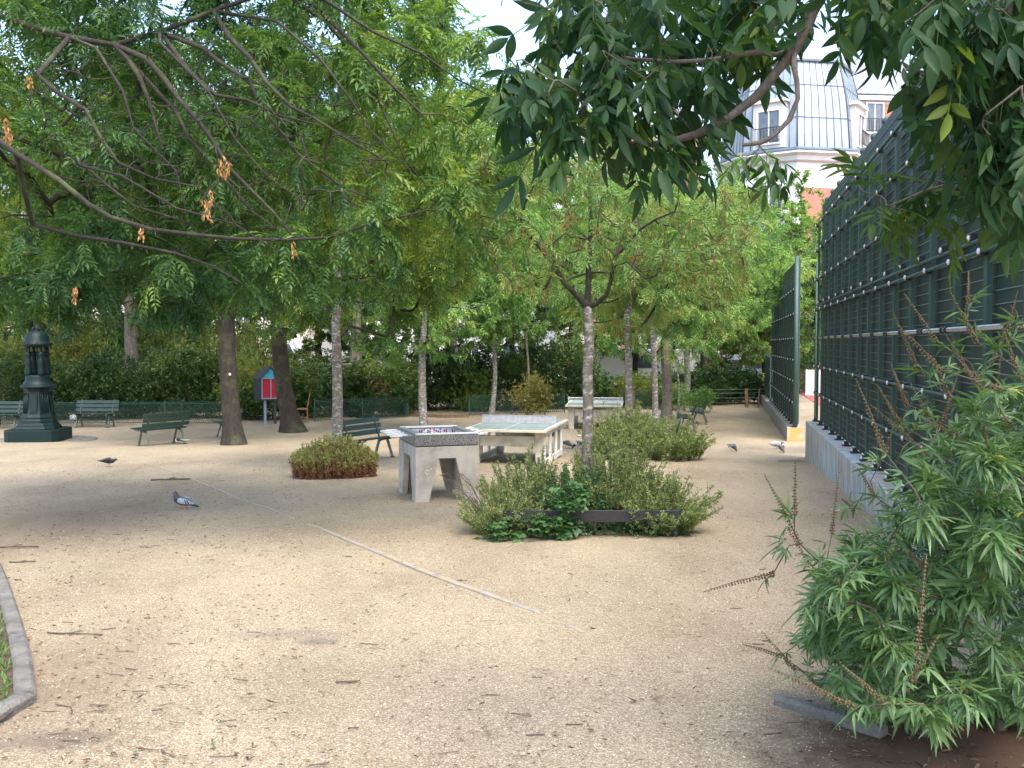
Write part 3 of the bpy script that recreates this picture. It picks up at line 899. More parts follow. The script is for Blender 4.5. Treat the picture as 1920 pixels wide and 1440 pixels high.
clamp_me = MB().box((0, 0, 0), (0.055, 0.11, 0.065)).mesh('clamp', MT['black'])
cap_me = MB().lathe([(0.0, 0), (0.026, 0), (0.026, 0.010), (0.017, 0.016), (0.0, 0.017)], 10).xf(Matrix.Rotation(rad(-90), 4, 'Y')).mesh('cap', MT['cap'])
cl2_me = MB().lathe([(0.032, -0.035), (0.032, 0.035)], 10).xf(Matrix.Rotation(rad(90), 4, 'X')).mesh('clamp', MT['black'])
foot_me = MB().box((0, 0, 0.012), (0.15, 0.12, 0.024)).box((-0.01, 0, 0.05), (0.07, 0.09, 0.06)).mesh('foot', MT['black'])
bolt_me = MB().lathe([(0.019, 0), (0.019, 0.03), (0.012, 0.038)], 8, (-0.05, 0.025, 0.02)).mesh('bolt', MT['cap'])

def fence_run(label, s0, n, sp_, ztop_wall, ztop, rails, low=False, double=None, steel=None, ball=True, teal=None):
    root = thing('sports_fence', label, 'fence', (1.807, 0, ztop_wall), -TH)
    H = ztop - ztop_wall
    pm = MB().box((0, 0, (H - .42) / 2 + .03), (0.04, 0.095, H - .42 - .06)).mesh('post', MT['fence'])
    pb = MB().box((0, 0, H / 2), (0.05, 0.065, H - 0.06)).mesh('tall_post', MT['fence'])
    bl = MB().lathe([(0.026, -.05), (0.03, -.02), (0.055, -.01), (0.062, 0.02), (0.055, 0.05), (0.03, .075), (0.0, .083)], 12).mesh('ball', MT['fence'])
    kf = MB().box((0, 0, -.055), (0.062, 0.062, 0.03)).mesh('collar', MT['black'])
    Lw = n * sp_
    scr = MB().box((0, 0, H / 2), (0.016, sp_ - 0.004, H - 0.03)).mesh('screen_panel', MT['screen'])
    wr = MB()
    z = 0.13
    while z < H - 0.08:
        wr.box((0, 0, z), (0.007, sp_ - 0.01, 0.0075)); z += 0.104
    wr = wr.mesh('wire_grid', MT['wire'])
    for k in range(n + 1):
        y = s0 + k * sp_
        o = link('post', pm, root, (0.215, y, 0)); 
        f = link('foot', foot_me, root, (0.20, y, 0.0)); link('bolt', bolt_me, f, (0, 0, 0))
        if k < n:
            tp = link('tall_post', pb, root, (0.325, y + sp_ / 2, 0)); 
            if ball:
                link('ball', bl, tp, (0, 0, H + .01)); link('collar', kf, tp, (0, 0, H + .01))
            for half in (0.25, 0.75):
                pass
            link('screen_panel', scr, root, (0.282, y + sp_ / 2, 0))
            link('wire_grid', wr, root, (0.268, y + sp_ / 2, 0))
        for zr in rails:
            c = link('clamp', clamp_me, root, (0.175, y, zr - ztop_wall)); link('cap', cap_me, c, (-0.028, -0.01, 0))
    for zr in rails:
        part('rail', MB().tube([(0.165, s0 - 0.1, zr - ztop_wall), (0.165, s0 + Lw + 0.1, zr - ztop_wall)], 0.017, 8), MT['fence'], root)
    if double:
        for k in range(n):
            c = link('clamp', clamp_me, root, (0.175, s0 + (k + .32) * sp_, double - ztop_wall + .04)); link('cap', cap_me, c, (-0.028, -0.01, 0))
            c['label'] = 'upper clamp of the doubled rail'
        part('rail', MB().tube([(0.165, s0, double - ztop_wall), (0.165, s0 + Lw, double - ztop_wall)], 0.017, 8), MT['fence'], root)
    if steel:
        part('steel_rail', MB().tube([(0.13, s0 - 0.1, steel - ztop_wall), (0.13, s0 + Lw + 0.1, steel - ztop_wall)], 0.021, 10), MT['steel'], root)
        for k in range(n + 1):
            for d in (-0.075, 0.075):
                link('clamp', cl2_me, root, (0.13, s0 + k * sp_ + d, steel - ztop_wall))
    return root
S1 = 19.85 / CT
nf = fence_run('tall dark green sports court fence with screened bays, close by on the right', S1 - 17 * 0.985, 17, 0.985, 0.0, 4.45,
               [0.60, 1.15, 2.30, 2.92, 3.50, 4.02], double=2.39, steel=1.72)
part('teal_panel', MB().box((0.262, S1 - 2.6, 1.2), (0.012, 0.16, 2.3)), MT['teal'], nf, label='teal strip behind the bars')
ff = fence_run('tall dark green court fence beyond the gate opening, on the right', 25.55 / CT, 12, 0.985, -0.60, 3.9,
               [0.05, 0.62, 1.18, 1.75, 2.40, 3.05], ball=False)
part('end_post', MB().lathe([(0.055, 0), (0.055, 4.5)], 12, (0.2, 25.35 / CT, 0)), MT['fence'], ff)
lowf = thing('low_fence', 'lower stretch of green railing at the far end of the court fence', 'fence', (1.807, 0, -0.60), -TH)
for k in range(8):
    y = 37.6 / CT + k * 0.6
    part('post', MB().box((0.2, y, 0.88), (0.04, 0.05, 1.75)), MT['fence'], lowf)
    part('bar_panel', MB().box((0.23, y + .3, 0.88), (0.012, .53, 1.68)), MT['screen'], lowf)
for z in (0.2, 0.95, 1.7):
    part('rail', MB().tube([(0.16, 37.6 / CT, z), (0.16, 37.6 / CT + 4.2, z)], 0.018, 6), MT['fence'], lowf)
# open lattice gate between the two runs, standing back from the path
gt = thing('court_gate', 'open green lattice gate in the gap between the two court fences', 'gate', (1.807, 0, -0.85), -TH)
for x, y in ((0.55, 20.6), (0.62, 22.2), (0.7, 25.2)):
    part('gate_post', MB().lathe([(0.035, 0), (0.035, 4.6)], 8, (x, y / CT, 0)), MT['fence'], gt)
for z in np.arange(0.15, 4.5, 0.55):
    part('rail', MB().tube([(0.55, 20.6 / CT, z), (0.62, 22.2 / CT, z)], 0.016, 6), MT['fence'], gt)
gm = MB()
for z in np.arange(0.1, 4.5, 0.1): gm.bar((0.56, 20.6 / CT, z), (0.62, 22.2 / CT, z), 0.006)
for y in np.arange(20.65, 22.2, 0.1): gm.bar((0.58, y / CT, 0.05), (0.58, y / CT, 4.55), 0.006)
tag(part('lattice', gm, MT['wire'], gt), kind='stuff')

# sports court floor behind the fence and its far white wall
cs = MB().box((7.6, 31, gz(30) + 0.004), (0.1, 0.1, 0.001))
court = MB().prism([(2.4, 3), (26, 3), (26, 60), (2.4, 60)], -1.0 + 0.006, -1.0 + 0.012, 'z').xf(Matrix.Translation((1.807, 0, 0)) @ Matrix.Rotation(-TH, 4, 'Z'))
MT['court_blue'] = M('court_blue', (0.05, 0.12, 0.32), (0.07, 0.15, 0.36), 3, 0.7)
MT['court_red'] = M('court_red', (0.38, 0.08, 0.07), (0.42, 0.11, 0.09), 3, 0.7)
co = link('court_floor', court.mesh('court_floor', MT['court_blue'])); tag(co, kind='structure')
cr = MB().prism([(2.4, 32), (26, 32), (26, 60), (2.4, 60)], -1.0 + 0.016, -1.0 + 0.020, 'z').xf(Matrix.Translation((1.807, 0, 0)) @ Matrix.Rotation(-TH, 4, 'Z'))
tag(link('court_red_zone', cr.mesh('court_red_zone', MT['court_red'])), kind='structure')
cw = MB().box((11, 50.2, -0.35), (17, 0.25, 1.3)).xf(Matrix.Translation((1.807, 0, 0)) @ Matrix.Rotation(-TH, 4, 'Z'))
tag(link('court_back_wall', cw.mesh('court_back_wall', MT['stucco'])), 'low white wall at the back of the red and blue sports court', 'wall')

# drain grate set in the gravel by the wall
g0 = G(1484, 866)
dg = thing('drain_grate', 'flat dark drain grate in the gravel beside the chalk streaked wall', 'drain', (g0.x, g0.y, g0.z + .004), 0.05)
part('frame', MB().box((0, -.09, .004), (.5, .02, .012)).box((0, .09, .004), (.5, .02, .012)).box((-.24, 0, .004), (.02, .158, .012)).box((.24, 0, .004), (.02, .158, .012)), MT['iron'], dg)
for k in range(11): part('bar', MB().box((-.2 + k * .04, 0, .003), (.012, .156, .008)), MT['iron'], dg)

# ================================================================== BUILDINGS
def window(root, c, ang, w, h, shutters=False, rail=False, mat=None):
    """window centred on c in a wall whose direction is ang"""
    Rm = Matrix.Rotation(ang, 3, 'Z'); c = Vector(c); nrm = Rm @ Vector((0, -1, 0))
    X = Rm @ Vector((1, 0, 0)); Z = Vector((0, 0, 1))
    fr = MB()
    for s in (-1, 1):
        fr.box(c + X * s * (w / 2) + nrm * .05, (0.1, 0.14, h + .1), Rm)
        fr.box(c + Z * s * (h / 2) + nrm * .05, (w - .1, 0.14, 0.1), Rm)
    fr.box(c + nrm * .05, (0.06, 0.08, h - .1), Rm)
    o = part('window', fr, mat or MT['white'], root)
    part('pane', MB().box(c + nrm * .02, (w - .1, 0.03, h - .1), Rm), MT['glass'], o)
    if rail:
        rl = MB()
        for z in (-h / 2 + .1, -h / 2 + .9): rl.box(c + Z * z + nrm * .35, (w + .3, 0.05, 0.05), Rm)
        for k in range(9): rl.box(c + X * (-(w + .2) / 2 + (w + .2) * k / 8) + Z * (-h / 2 + .5) + nrm * .35, (0.03, 0.03, .8), Rm)
        part('balcony_rail', rl, MT['iron'], o)
    return o
def build_tower():
    cx, cy = 17.9, 62.0
    root = thing('corner_building', 'white and brick corner tower with a curved zinc mansard roof, seen above the fence', 'building', (cx, cy, -1.45))
    Rr = 4.4; zc = 14.0
    def corner(k, r):
        th = rad(-12 + 45 * k); return Vector((r * math.sin(th), -r * math.cos(th), 0))
    def face(k, r):
        a, b = corner(k, r), corner(k + 1, r); d = b - a
        m = (a + b) / 2
        return a, b, d.length, m, Vector((m.x, m.y, 0)).normalized(), math.atan2(d.y, d.x)
    for k in range(-3, 5):
        a, b, L, mid, nrm, ang = face(k, Rr); Rm = Matrix.Rotation(ang, 3, 'Z')
        part('wall', MB().box(mid - nrm * 0.15 + Vector((0, 0, zc / 2)), (L, 0.3, zc), Rm), MT['stucco'], root)
        if k % 2 == 0:
            bf = MB().box((0, 0, 0), (L - 0.6, 0.06, 12.2))
            o = part('brick_field', bf, MT['brick'], root); o.location = mid + nrm * 0.02 + Vector((0, 0, 6.3)); o.rotation_euler = (0, 0, ang)
        else:
            for zf in (2.3, 5.4, 8.5, 11.6):
                window(root, mid + Vector((0, 0, zf)), ang, 1.7, 2.2, rail=True)
    def ring(prof, mat, nm, smooth=False):
        V = []; Fs = []
        for r, z in prof:
            for k in range(8):
                c = corner(k, r); V.append((c.x, c.y, z))
        for i in range(len(prof) - 1):
            for k in range(8): Fs.append((i * 8 + k, i * 8 + (k + 1) % 8, i * 8 + 8 + (k + 1) % 8, i * 8 + 8 + k))
        Fs += [tuple(range(7, -1, -1)), tuple(len(V) - 8 + k for k in range(8))]
        m = MB(); m.add(V, Fs); return part(nm, m, mat, root)
    ring([(4.4, 13.9), (4.62, 14.0), (4.7, 14.25), (4.95, 14.4), (4.95, 14.5), (4.6, 14.52)], MT['stucco'], 'cornice')
    ring([(4.78, 14.5), (4.92, 14.6), (4.92, 14.72), (4.5, 14.74)], MT['zinc_seam'], 'gutter')
    mans = [(4.42, 14.7), (4.36, 15.6), (4.26, 16.7), (4.1, 17.9), (3.85, 19.0), (3.55, 20.1)]
    ring(mans, MT['zinc'], 'mansard_roof')
    ring([(3.7, 20.08), (3.72, 20.2), (3.5, 20.24)], MT['zinc_seam'], 'roof_edge')
    ring([(3.5, 20.22), (2.2, 21.0), (0.3, 21.8)], MT['zinc'], 'upper_roof')
    for k in range(-2, 4):
        a0, b0, L, mid, nrm, ang = face(k, 1.0)
        for j in range(8):
            t = j / 7
            pts = []
            for r, z in mans:
                a, b = corner(k, r + .02), corner(k + 1, r + .02); q = a.lerp(b, t); pts.append((q.x, q.y, z))
            part('roof_seam', MB().tube(pts, 0.028 if j % 7 else 0.05, 4), MT['zinc_seam'], root)
        for z, r in ((16.6, 4.27), (18.6, 3.95)):
            a, b = corner(k, r + .03), corner(k + 1, r + .03)
            part('roof_seam', MB().tube([(a.x, a.y, z), (b.x, b.y, z)], 0.02, 4), MT['zinc_seam'], root)
    # dormer windows
    for k in (-1, 1):
        a, b, L, mid, nrm, ang = face(k, 4.4); Rm = Matrix.Rotation(ang, 3, 'Z')
        o = part('dormer', MB().box(mid - nrm * .5 + Vector((0, 0, 16.2)), (2.0, 1.3, 2.7), Rm).box(mid - nrm * .45 + Vector((0, 0, 17.65)), (2.3, 1.6, .2), Rm), MT['stucco'], root)
        window(root, mid + nrm * .17 + Vector((0, 0, 16.1)), ang, 1.4, 2.0, rail=True)
    return root
build_tower()

def block(label, x0, x1, y, z1, depth, mats, rz=0.0, floors=5, bay=2.6, brick=False, z0=-1.0, name='apartment_building'):
    L = x1 - x0; root = thing(name, label, 'building', (x0, y, z0), rz)
    part('wall', MB().box((L / 2, depth / 2, (z1 - z0) / 2), (L, depth, z1 - z0)), mats[0], root)
    H = z1 - z0; fh = H / floors
    part('roof', MB().prism([(-.3, H), (.9, H + 2.4), (L - .9, H + 2.4), (L + .3, H)], -0.3, depth + .3, 'y'), MT['zinc'], root)
    part('cornice', MB().box((L / 2, -.14, H - .25), (L + .2, .3, .3)), MT['stucco'], root)
    n = int(L / bay)
    for f in range(floors):
        if brick and f % 1 == 0:
            for i in range(n + 1):
                xx = (i) * L / n
                o = part('brick_field', MB().box((0, 0, 0), (bay * .42, .06, fh * .62)), MT['brick'], root)
                o.location = (min(max(xx, bay * .25), L - bay * .25), -.03, f * fh + fh * .5)
        for i in range(n):
            window(root, ((i + .5) * L / n, 0, f * fh + fh * .52), 0, 1.2, fh * .62, rail=(f > 0))
    return root
block('white and brick apartment wing to the left of the zinc roofed tower', 3.0, 13.6, 68, 17.5, 9, [MT['stucco']], 0.12, 6, 2.4, True)
block('white apartment wing with brick bands just right of the zinc roofed tower', 21.2, 38, 66, 18.6, 9, [MT['stucco']], 0.10, 6, 2.4, True)
block('long cream apartment building glimpsed through the trees on the left', -48, -17, 78, 12, 10, [MT['cream_wall']], 0.06, 4, 3.2)
block('pale apartment building glimpsed behind the middle trees', -15, 1.5, 82, 11, 10, [MT['stucco']], 0.0, 4, 3.0)

# vehicles in the street beyond the hedge
def van(label, c, rz, body, L=4.9, H=2.25):
    r = thing('van', label, 'van', c, rz)
    W = 1.9
    side = [(-L / 2, .35), (-L / 2, H - .1), (-L / 2 + .12, H), (L * .22, H), (L * .34, H - .12), (L * .46, 1.15), (L / 2 - .05, .95), (L / 2, .6), (L / 2, .35)]
    part('body', MB().prism([(a, b) for a, b in side], -W / 2, W / 2, 'y'), body, r, bevel=.05)
    for s in (-1, 1):
        part('window', MB().prism([(L * .16, 1.2), (L * .16, H - .3), (L * .31, H - .3), (L * .41, 1.2)], s * (W / 2 + .002), s * (W / 2 + .014), 'y'), MT['glass'], r)
        if body is MT['van_blue']: part('window', MB().prism([(-L * .40, 1.2), (-L * .40, H - .3), (L * .12, H - .3), (L * .12, 1.2)], s * (W / 2 + .002), s * (W / 2 + .014), 'y'), MT['glass'], r)
        for x in (-L * .31, L * .33):
            w = part('wheel', MB().lathe([(.0, -.1), (.34, -.1), (.34, .1), (.0, .1)], 16).xf(Matrix.Translation((x, s * (W / 2 - .06), .34)) @ Matrix.Rotation(rad(90), 4, 'X')), MT['black'], r)
            part('rim', MB().lathe([(.0, -.115), (.2, -.115), (.2, .115), (.0, .115)], 12).xf(Matrix.Translation((x, s * (W / 2 - .06), .34)) @ Matrix.Rotation(rad(90), 4, 'X')), MT['steel'], w)
    part('windscreen', MB().prism([(L * .345, H - .2), (L * .455, 1.2), (L * .462, 1.22), (L * .352, H - .16)], -W / 2 + .15, W / 2 - .15, 'y'), MT['glass'], r)
    return r
MT['van_white'] = M('white_van_paint', (0.80, 0.81, 0.83), (0.74, 0.75, 0.77), 2, 0.3)
MT['van_blue'] = M('pale_blue_van_paint', (0.42, 0.52, 0.62), (0.36, 0.46, 0.56), 2, 0.3)
van('white van parked beyond the hedge, left of the thin grey trunk', ((1165 - 960) / F * 55, 55, -0.95), 0.05, MT['van_white'])
van('second white van parked beyond the hedge, right of the broad pale trunk', ((1285 - 960) / F * 57, 57, -0.95), 0.0, MT['van_white'], 4.4)
van('pale blue van with dark windows beyond the hedge near the court fence', ((1405 - 960) / F * 56, 56, -1.0), 3.2, MT['van_blue'], 4.7, 2.0)
van('white van half hidden behind the hedge and the leaning trunk', ((668 - 960) / F * 60, 60, -0.6), 0.1, MT['van_white'], 5.4, 2.6)
van('white van just visible through the leaves left of the book box', ((500 - 960) / F * 62, 62, -0.6), 0.1, MT['van_white'], 5.0, 2.5)
rd = MB().box((0, 58, -0.985), (160, 9, 0.02))
MT['asphalt'] = M('street_asphalt', (0.05, 0.05, 0.052), (0.065, 0.065, 0.065), 3, 0.9, coord='World')
tag(link('road', rd.mesh('road', MT['asphalt'])), kind='structure')
# ================================================================== PARK FURNITURE
def face_rz(fx, fy): return math.atan2(fx, -fy)

def make_bench(label, loc, rz, group):
    t = thing('park_bench', label, 'bench', loc, rz, group)
    Lb = 1.34
    def slat(nm, c, w, th, tilt):
        part(nm, MB().box(c, (Lb, w, th), Matrix.Rotation(tilt, 3, 'X')), MT['bench'], t, bevel=.006)
    for i in range(3):
        slat('seat_slat', (0, -0.36 + i * .145, .435 - .012 * i + (0.01 if i == 0 else 0)), .125, .028, rad(-4))
    for i in range(3):
        z = .525 + i * .125
        slat('back_slat', (0, 0.055 + (z - .45) * .27, z), .028, .098, rad(-15))
    for s in (-1, 1):
        x = s * .5
        part('back_bracket', MB().bar((x, .0, .40), (x, .165, .85), .035, .022), MT['bench_iron'], t)
        part('seat_bracket', MB().bar((x, -.42, .418), (x, -.10, .40), .035, .03).bar((x, -.10, .40), (x, .02, .33), .035, .06).bar((x, -.30, .40), (x, .0, .345), .035, .03), MT['bench_iron'], t)
        for (a, b) in (((x, -.20, .39), (x, -.34, .0)), ((x, .0, .37), (x, .12, .0))):
            l = part('leg', MB().bar(a, b, .038, .042), MT['bench_worn'], t)
            part('foot', MB().box((b[0], b[1], .008), (.07, .10, .016)), MT['bench_iron'], l)
    return t
gB = 'green slatted park benches'
p = G(318, 833)
bench = make_bench('green bench seen from behind, left of the thick dark trunk, magpie under it', GX(p.x, 23.9), face_rz(-.78, .55), gB)
def bench_at(u, v, f, label, sc=None):
    q = G(u, v); return dup(bench, q, face_rz(*f), label, gB, sc)
bench_at(181, 800, (0, -1), 'green bench facing the path between the drinking fountain and the bare trunk')
bench_at(4, 803, (0.05, -1), 'green bench cut by the left edge of the picture, behind the fountain')
bench_at(436, 822, (-.8, -.4), 'green bench almost hidden behind the thick dark trunk')
bench_at(684, 860, (.80, -.45), 'green bench just right of the pale trunk that rises from the reddish bush')
bench_at(1296, 806, (-.97, .2), 'dark green bench seen end on, nearer of the pair beside the far gravel path')
bench_at(1318, 794, (-.97, .2), 'dark green bench seen end on, farther of the pair beside the far gravel path')
bench_at(1262, 858, (-.97, .2), 'dark bench half buried in the tall yellowish plants of the second bed')

# ---- cast iron drinking fountain
def fountain():
    c = G(71, 827); c.y = 25.6; c = Vector((P(71, 720, 25.6).x, 25.6, gz(25.6)))
    t = thing('drinking_fountain', 'tall dark green cast iron drinking fountain with four statue figures under a domed roof', 'fountain', c, rad(8))
    m = MT['fountain']
    def sq(w, z0, z1, ch, w2=None):
        w2 = w2 or w
        def ring(w_, z): 
            h = w_ / 2; k = ch
            return [(h - k, -h, z), (h, -h + k, z), (h, h - k, z), (h - k, h, z), (-h + k, h, z), (-h, h - k, z), (-h, -h + k, z), (-h + k, -h, z)]
        return ring(w, z0) + ring(w2, z1), [(i, (i + 1) % 8, 8 + (i + 1) % 8, 8 + i) for i in range(8)] + [tuple(range(7, -1, -1)), tuple(range(8, 16))]
    b = MB(); b.add(*sq(1.38, -.05, .33, .16)); part('plinth', b, m, t, bevel=.015)
    b = MB(); b.add(*sq(1.02, .333, .42, .2, .96)); b.add(*sq(.92, .423, .50, .2, .86)); part('step', b, m, t, bevel=.01)
    prof = [(.46, .50), (.455, .56), (.43, .60), (.44, .64), (.40, .72), (.365, .86), (.345, 1.02), (.335, 1.2), (.335, 1.33), (.36, 1.37), (.375, 1.40)]
    part('pedestal', MB().lathe(prof, 8, phase=rad(22.5), smooth=False), m, t, bevel=.008)
    for k in range(8):
        a = rad(45 * k + 45)
        if k % 2 == 0:
            b = MB()
            for j in range(5):
                o = (j - 2) * .045
                b.tube([(.36 * math.cos(a) - o * math.sin(a), .36 * math.sin(a) + o * math.cos(a), .74), (.318 * math.cos(a) - o * math.sin(a), .318 * math.sin(a) + o * math.cos(a), 1.28)], .013, 5)
            part('fluting', b, m, t)
        else:
            b = MB().box((0, 0, 0), (.016, .17, .5)).box((.012, 0, 0), (.014, .11, .42)); b.xf(Matrix.Translation((.343 * math.cos(a), .343 * math.sin(a), 1.02)) @ Matrix.Rotation(a, 4, 'Z') @ Matrix.Rotation(rad(-6), 4, 'Y'))
            part('panel', b, m, t)
    part('cornice', MB().lathe([(.37, 1.40), (.43, 1.43), (.44, 1.47), (.40, 1.49), (.36, 1.51), (.345, 1.56), (.30, 1.62), (.31, 1.66), (.29, 1.70), (.30, 1.74), (.28, 1.76)], 24), m, t)
    # four caryatids, each one continuous figure
    for k in range(4):
        a = rad(90 * k + 40); cx, cy = .235 * math.cos(a), .235 * math.sin(a)
        b = MB()
        b.lathe([(.09, 1.76), (.098, 1.80), (.084, 1.92), (.080, 2.04), (.090, 2.10), (.066, 2.18), (.064, 2.22), (.080, 2.29), (.085, 2.34), (.045, 2.385), (.024, 2.40), (.024, 2.415),
                 (.036, 2.43), (.041, 2.465), (.036, 2.50), (.02, 2.52)], 12, (cx, cy, 0))
        tx, ty = -math.sin(a), math.cos(a)
        for s in (-1, 1):
            b.tube([(cx + s * tx * .06, cy + s * ty * .06, 2.345), (cx + s * tx * .105 + .02 * math.cos(a), cy + s * ty * .105 + .02 * math.sin(a), 2.40), (cx + s * tx * .085, cy + s * ty * .085, 2.50)], [.024, .02, .016], 6)
        for j in range(7):
            g = a - 1.3 + j * .43
            b.tube([(cx + .072 * math.cos(g), cy + .072 * math.sin(g), 1.78), (cx + .052 * math.cos(g), cy + .052 * math.sin(g), 2.14)], .012, 4)
        part('caryatid', b, m, t)
    part('canopy', MB().lathe([(.27, 2.50), (.345, 2.53), (.375, 2.56), (.375, 2.60), (.33, 2.63), (.31, 2.66), (.295, 2.76), (.24, 2.86), (.15, 2.93), (.09, 2.96)], 20), m, t)
    b = MB()
    for k in range(10):
        g = 2 * math.pi * k / 10
        b.lathe([(.0, -.02), (.03, 0), (.02, .035), (0, .05)], 6, (.35 * math.cos(g), .35 * math.sin(g), 2.60))
    part('canopy_trim', b, m, t)
    part('finial', MB().lathe([(.09, 2.955), (.06, 2.98), (.075, 3.01), (.05, 3.05), (.025, 3.08), (.035, 3.11), (.012, 3.17), (.0, 3.19)], 12), m, t)
    for k in range(4):
        g = rad(90 * k + 40)
        part('dolphin', MB().tube([(.13 * math.cos(g), .13 * math.sin(g), 2.95), (.10 * math.cos(g), .10 * math.sin(g), 3.0), (.05 * math.cos(g), .05 * math.sin(g), 3.06), (.075 * math.cos(g), .075 * math.sin(g), 3.13)], [.035, .028, .018, .008], 6), m, t)
    part('water_pipe', MB().tube([(0, 0, 1.76), (0, 0, 2.5)], .022, 8), m, t)
    # round paved drain slab it stands on
    s = MB().lathe([(1.45, -.10), (1.45, .008), (1.36, .014), (.0, .014)], 28, (c.x, c.y, c.z))
    o = link('paving_slab', s.mesh('paving_slab', MT['kerb'])); tag(o, kind='structure')
fountain()

# ---- concrete table football
def foosball():
    o = Vector((-1.279, 12.65, gz(12.9))); a = rad(17)
    t = thing('table_football', 'concrete table football game with speckled granite top and white rods, in the middle', 'game table', o, a)
    W, L, H, th = .865, 1.22, .735, .085
    def face(w):
        lw = w * .2
        return [(0, -.06), (lw, -.06), (w * .36, H * .78), (w * .64, H * .78), (w - lw, -.06), (w, -.06), (w, H), (0, H)]
    base = MB().prism(face(W), 0, th, 'y').prism(face(W), L - th, L, 'y')
    part('front_panel', MB().prism(face(W), 0, th, 'y'), MT['concrete'], t, bevel=.006); part('back_panel', MB().prism(face(W), L - th, L, 'y'), MT['concrete'], t, bevel=.006)
    sd_ = [(th + y * (L - 2 * th), z) for y, z in [(0, -.06), (.13, -.06), (.30, H * .78), (.70, H * .78), (.87, -.06), (1, -.06), (1, H - .002), (0, H - .002)]]
    s = MB().prism(sd_, .003, th, 'x').prism(sd_, W - th, W - .003, 'x')
    part('side_frame', s, MT['concrete'], t, bevel=.004)
    part('deck', MB().box((W / 2, L / 2, H - .03), (W - 2 * th, L - 2 * th, .05)), MT['concrete'], t)
    part('joint', MB().box((W / 2, L / 2, H + .007), (W - .02, L - .02, .016)), MT['black'], t)
    z0, z1 = H + .015, H + .16; g = .08
    gr_ = MB().box((g / 2, L / 2, (z0 + z1) / 2), (g, L, z1 - z0)).box((W - g / 2, L / 2, (z0 + z1) / 2), (g, L, z1 - z0))
    gr_.box((W / 2, g / 2, (z0 + z1) / 2), (W - 2 * g, g - .004, z1 - z0 - .002)).box((W / 2, L - g / 2, (z0 + z1) / 2), (W - 2 * g, g - .004, z1 - z0 - .002))
    part('granite_box', gr_, MT['granite'], t)
    MT['mossy'] = M('mossy_granite_side', (0.15, 0.17, 0.13), (0.22, 0.23, 0.19), 8, 0.8)
    for y in (g / 2, L - g / 2): part('white_rim', MB().box((W / 2, y, z1 + .009), (W - .03, g + .01, .018)), MT['white'], t, bevel=.004)
    for x in (g / 2, W - g / 2): part('side_cap', MB().box((x, L / 2, z1 + .006), (g, L - 2 * g - .03, .012)), MT['mossy'], t)
    part('playfield', MB().box((W / 2, L / 2, z1 - .095), (W - 2 * g, L - 2 * g, .02)), MT['white'], t)
    for i in range(8):
        y = g + .07 + i * (L - 2 * g - .14) / 7; z = z1 - .022
        left = -.30 if i % 2 == 0 else -.20; right = W + (.10 if i % 2 == 0 else .20)
        r = part('rod', MB().tube([(left, y, z), (right, y, z)], .0065, 8), MT['steel'], t)
        part('handle', MB().tube([(left - .01, y, z), (left + .15, y, z)], .0145, 8), MT['white'], r)
        part('handle', MB().tube([(right - .11, y, z), (right + .01, y, z)], .0145, 8), MT['white'], r)
        n = (1, 2, 3, 5, 5, 3, 2, 1)[i]; mt = MT['red'] if i in (1, 3, 5, 7) else MT['blue']
        for k in range(n):
            x = g + (W - 2 * g) * (k + 1) / (n + 1)
            part('player', MB().box((x, y, z - .025), (.026, .016, .06), taper=.8).lathe([(0, .0), (.012, .008), (.012, .02), (0, .03)], 6, (x, y, z + .003)), mt, r)
    # chalked ring on the front
    ring_ = MB().tube([(.155 + .022 * math.cos(k * .55), -.002, .40 + .026 * math.sin(k * .55)) for k in range(11)], .0035, 4)
    ring_.tube([(.20, -.002, .43), (.215, -.002, .45), (.22, -.002, .43)], .003, 4)
    part('chalk_mark', ring_, MT['paper'], t)
foosball()

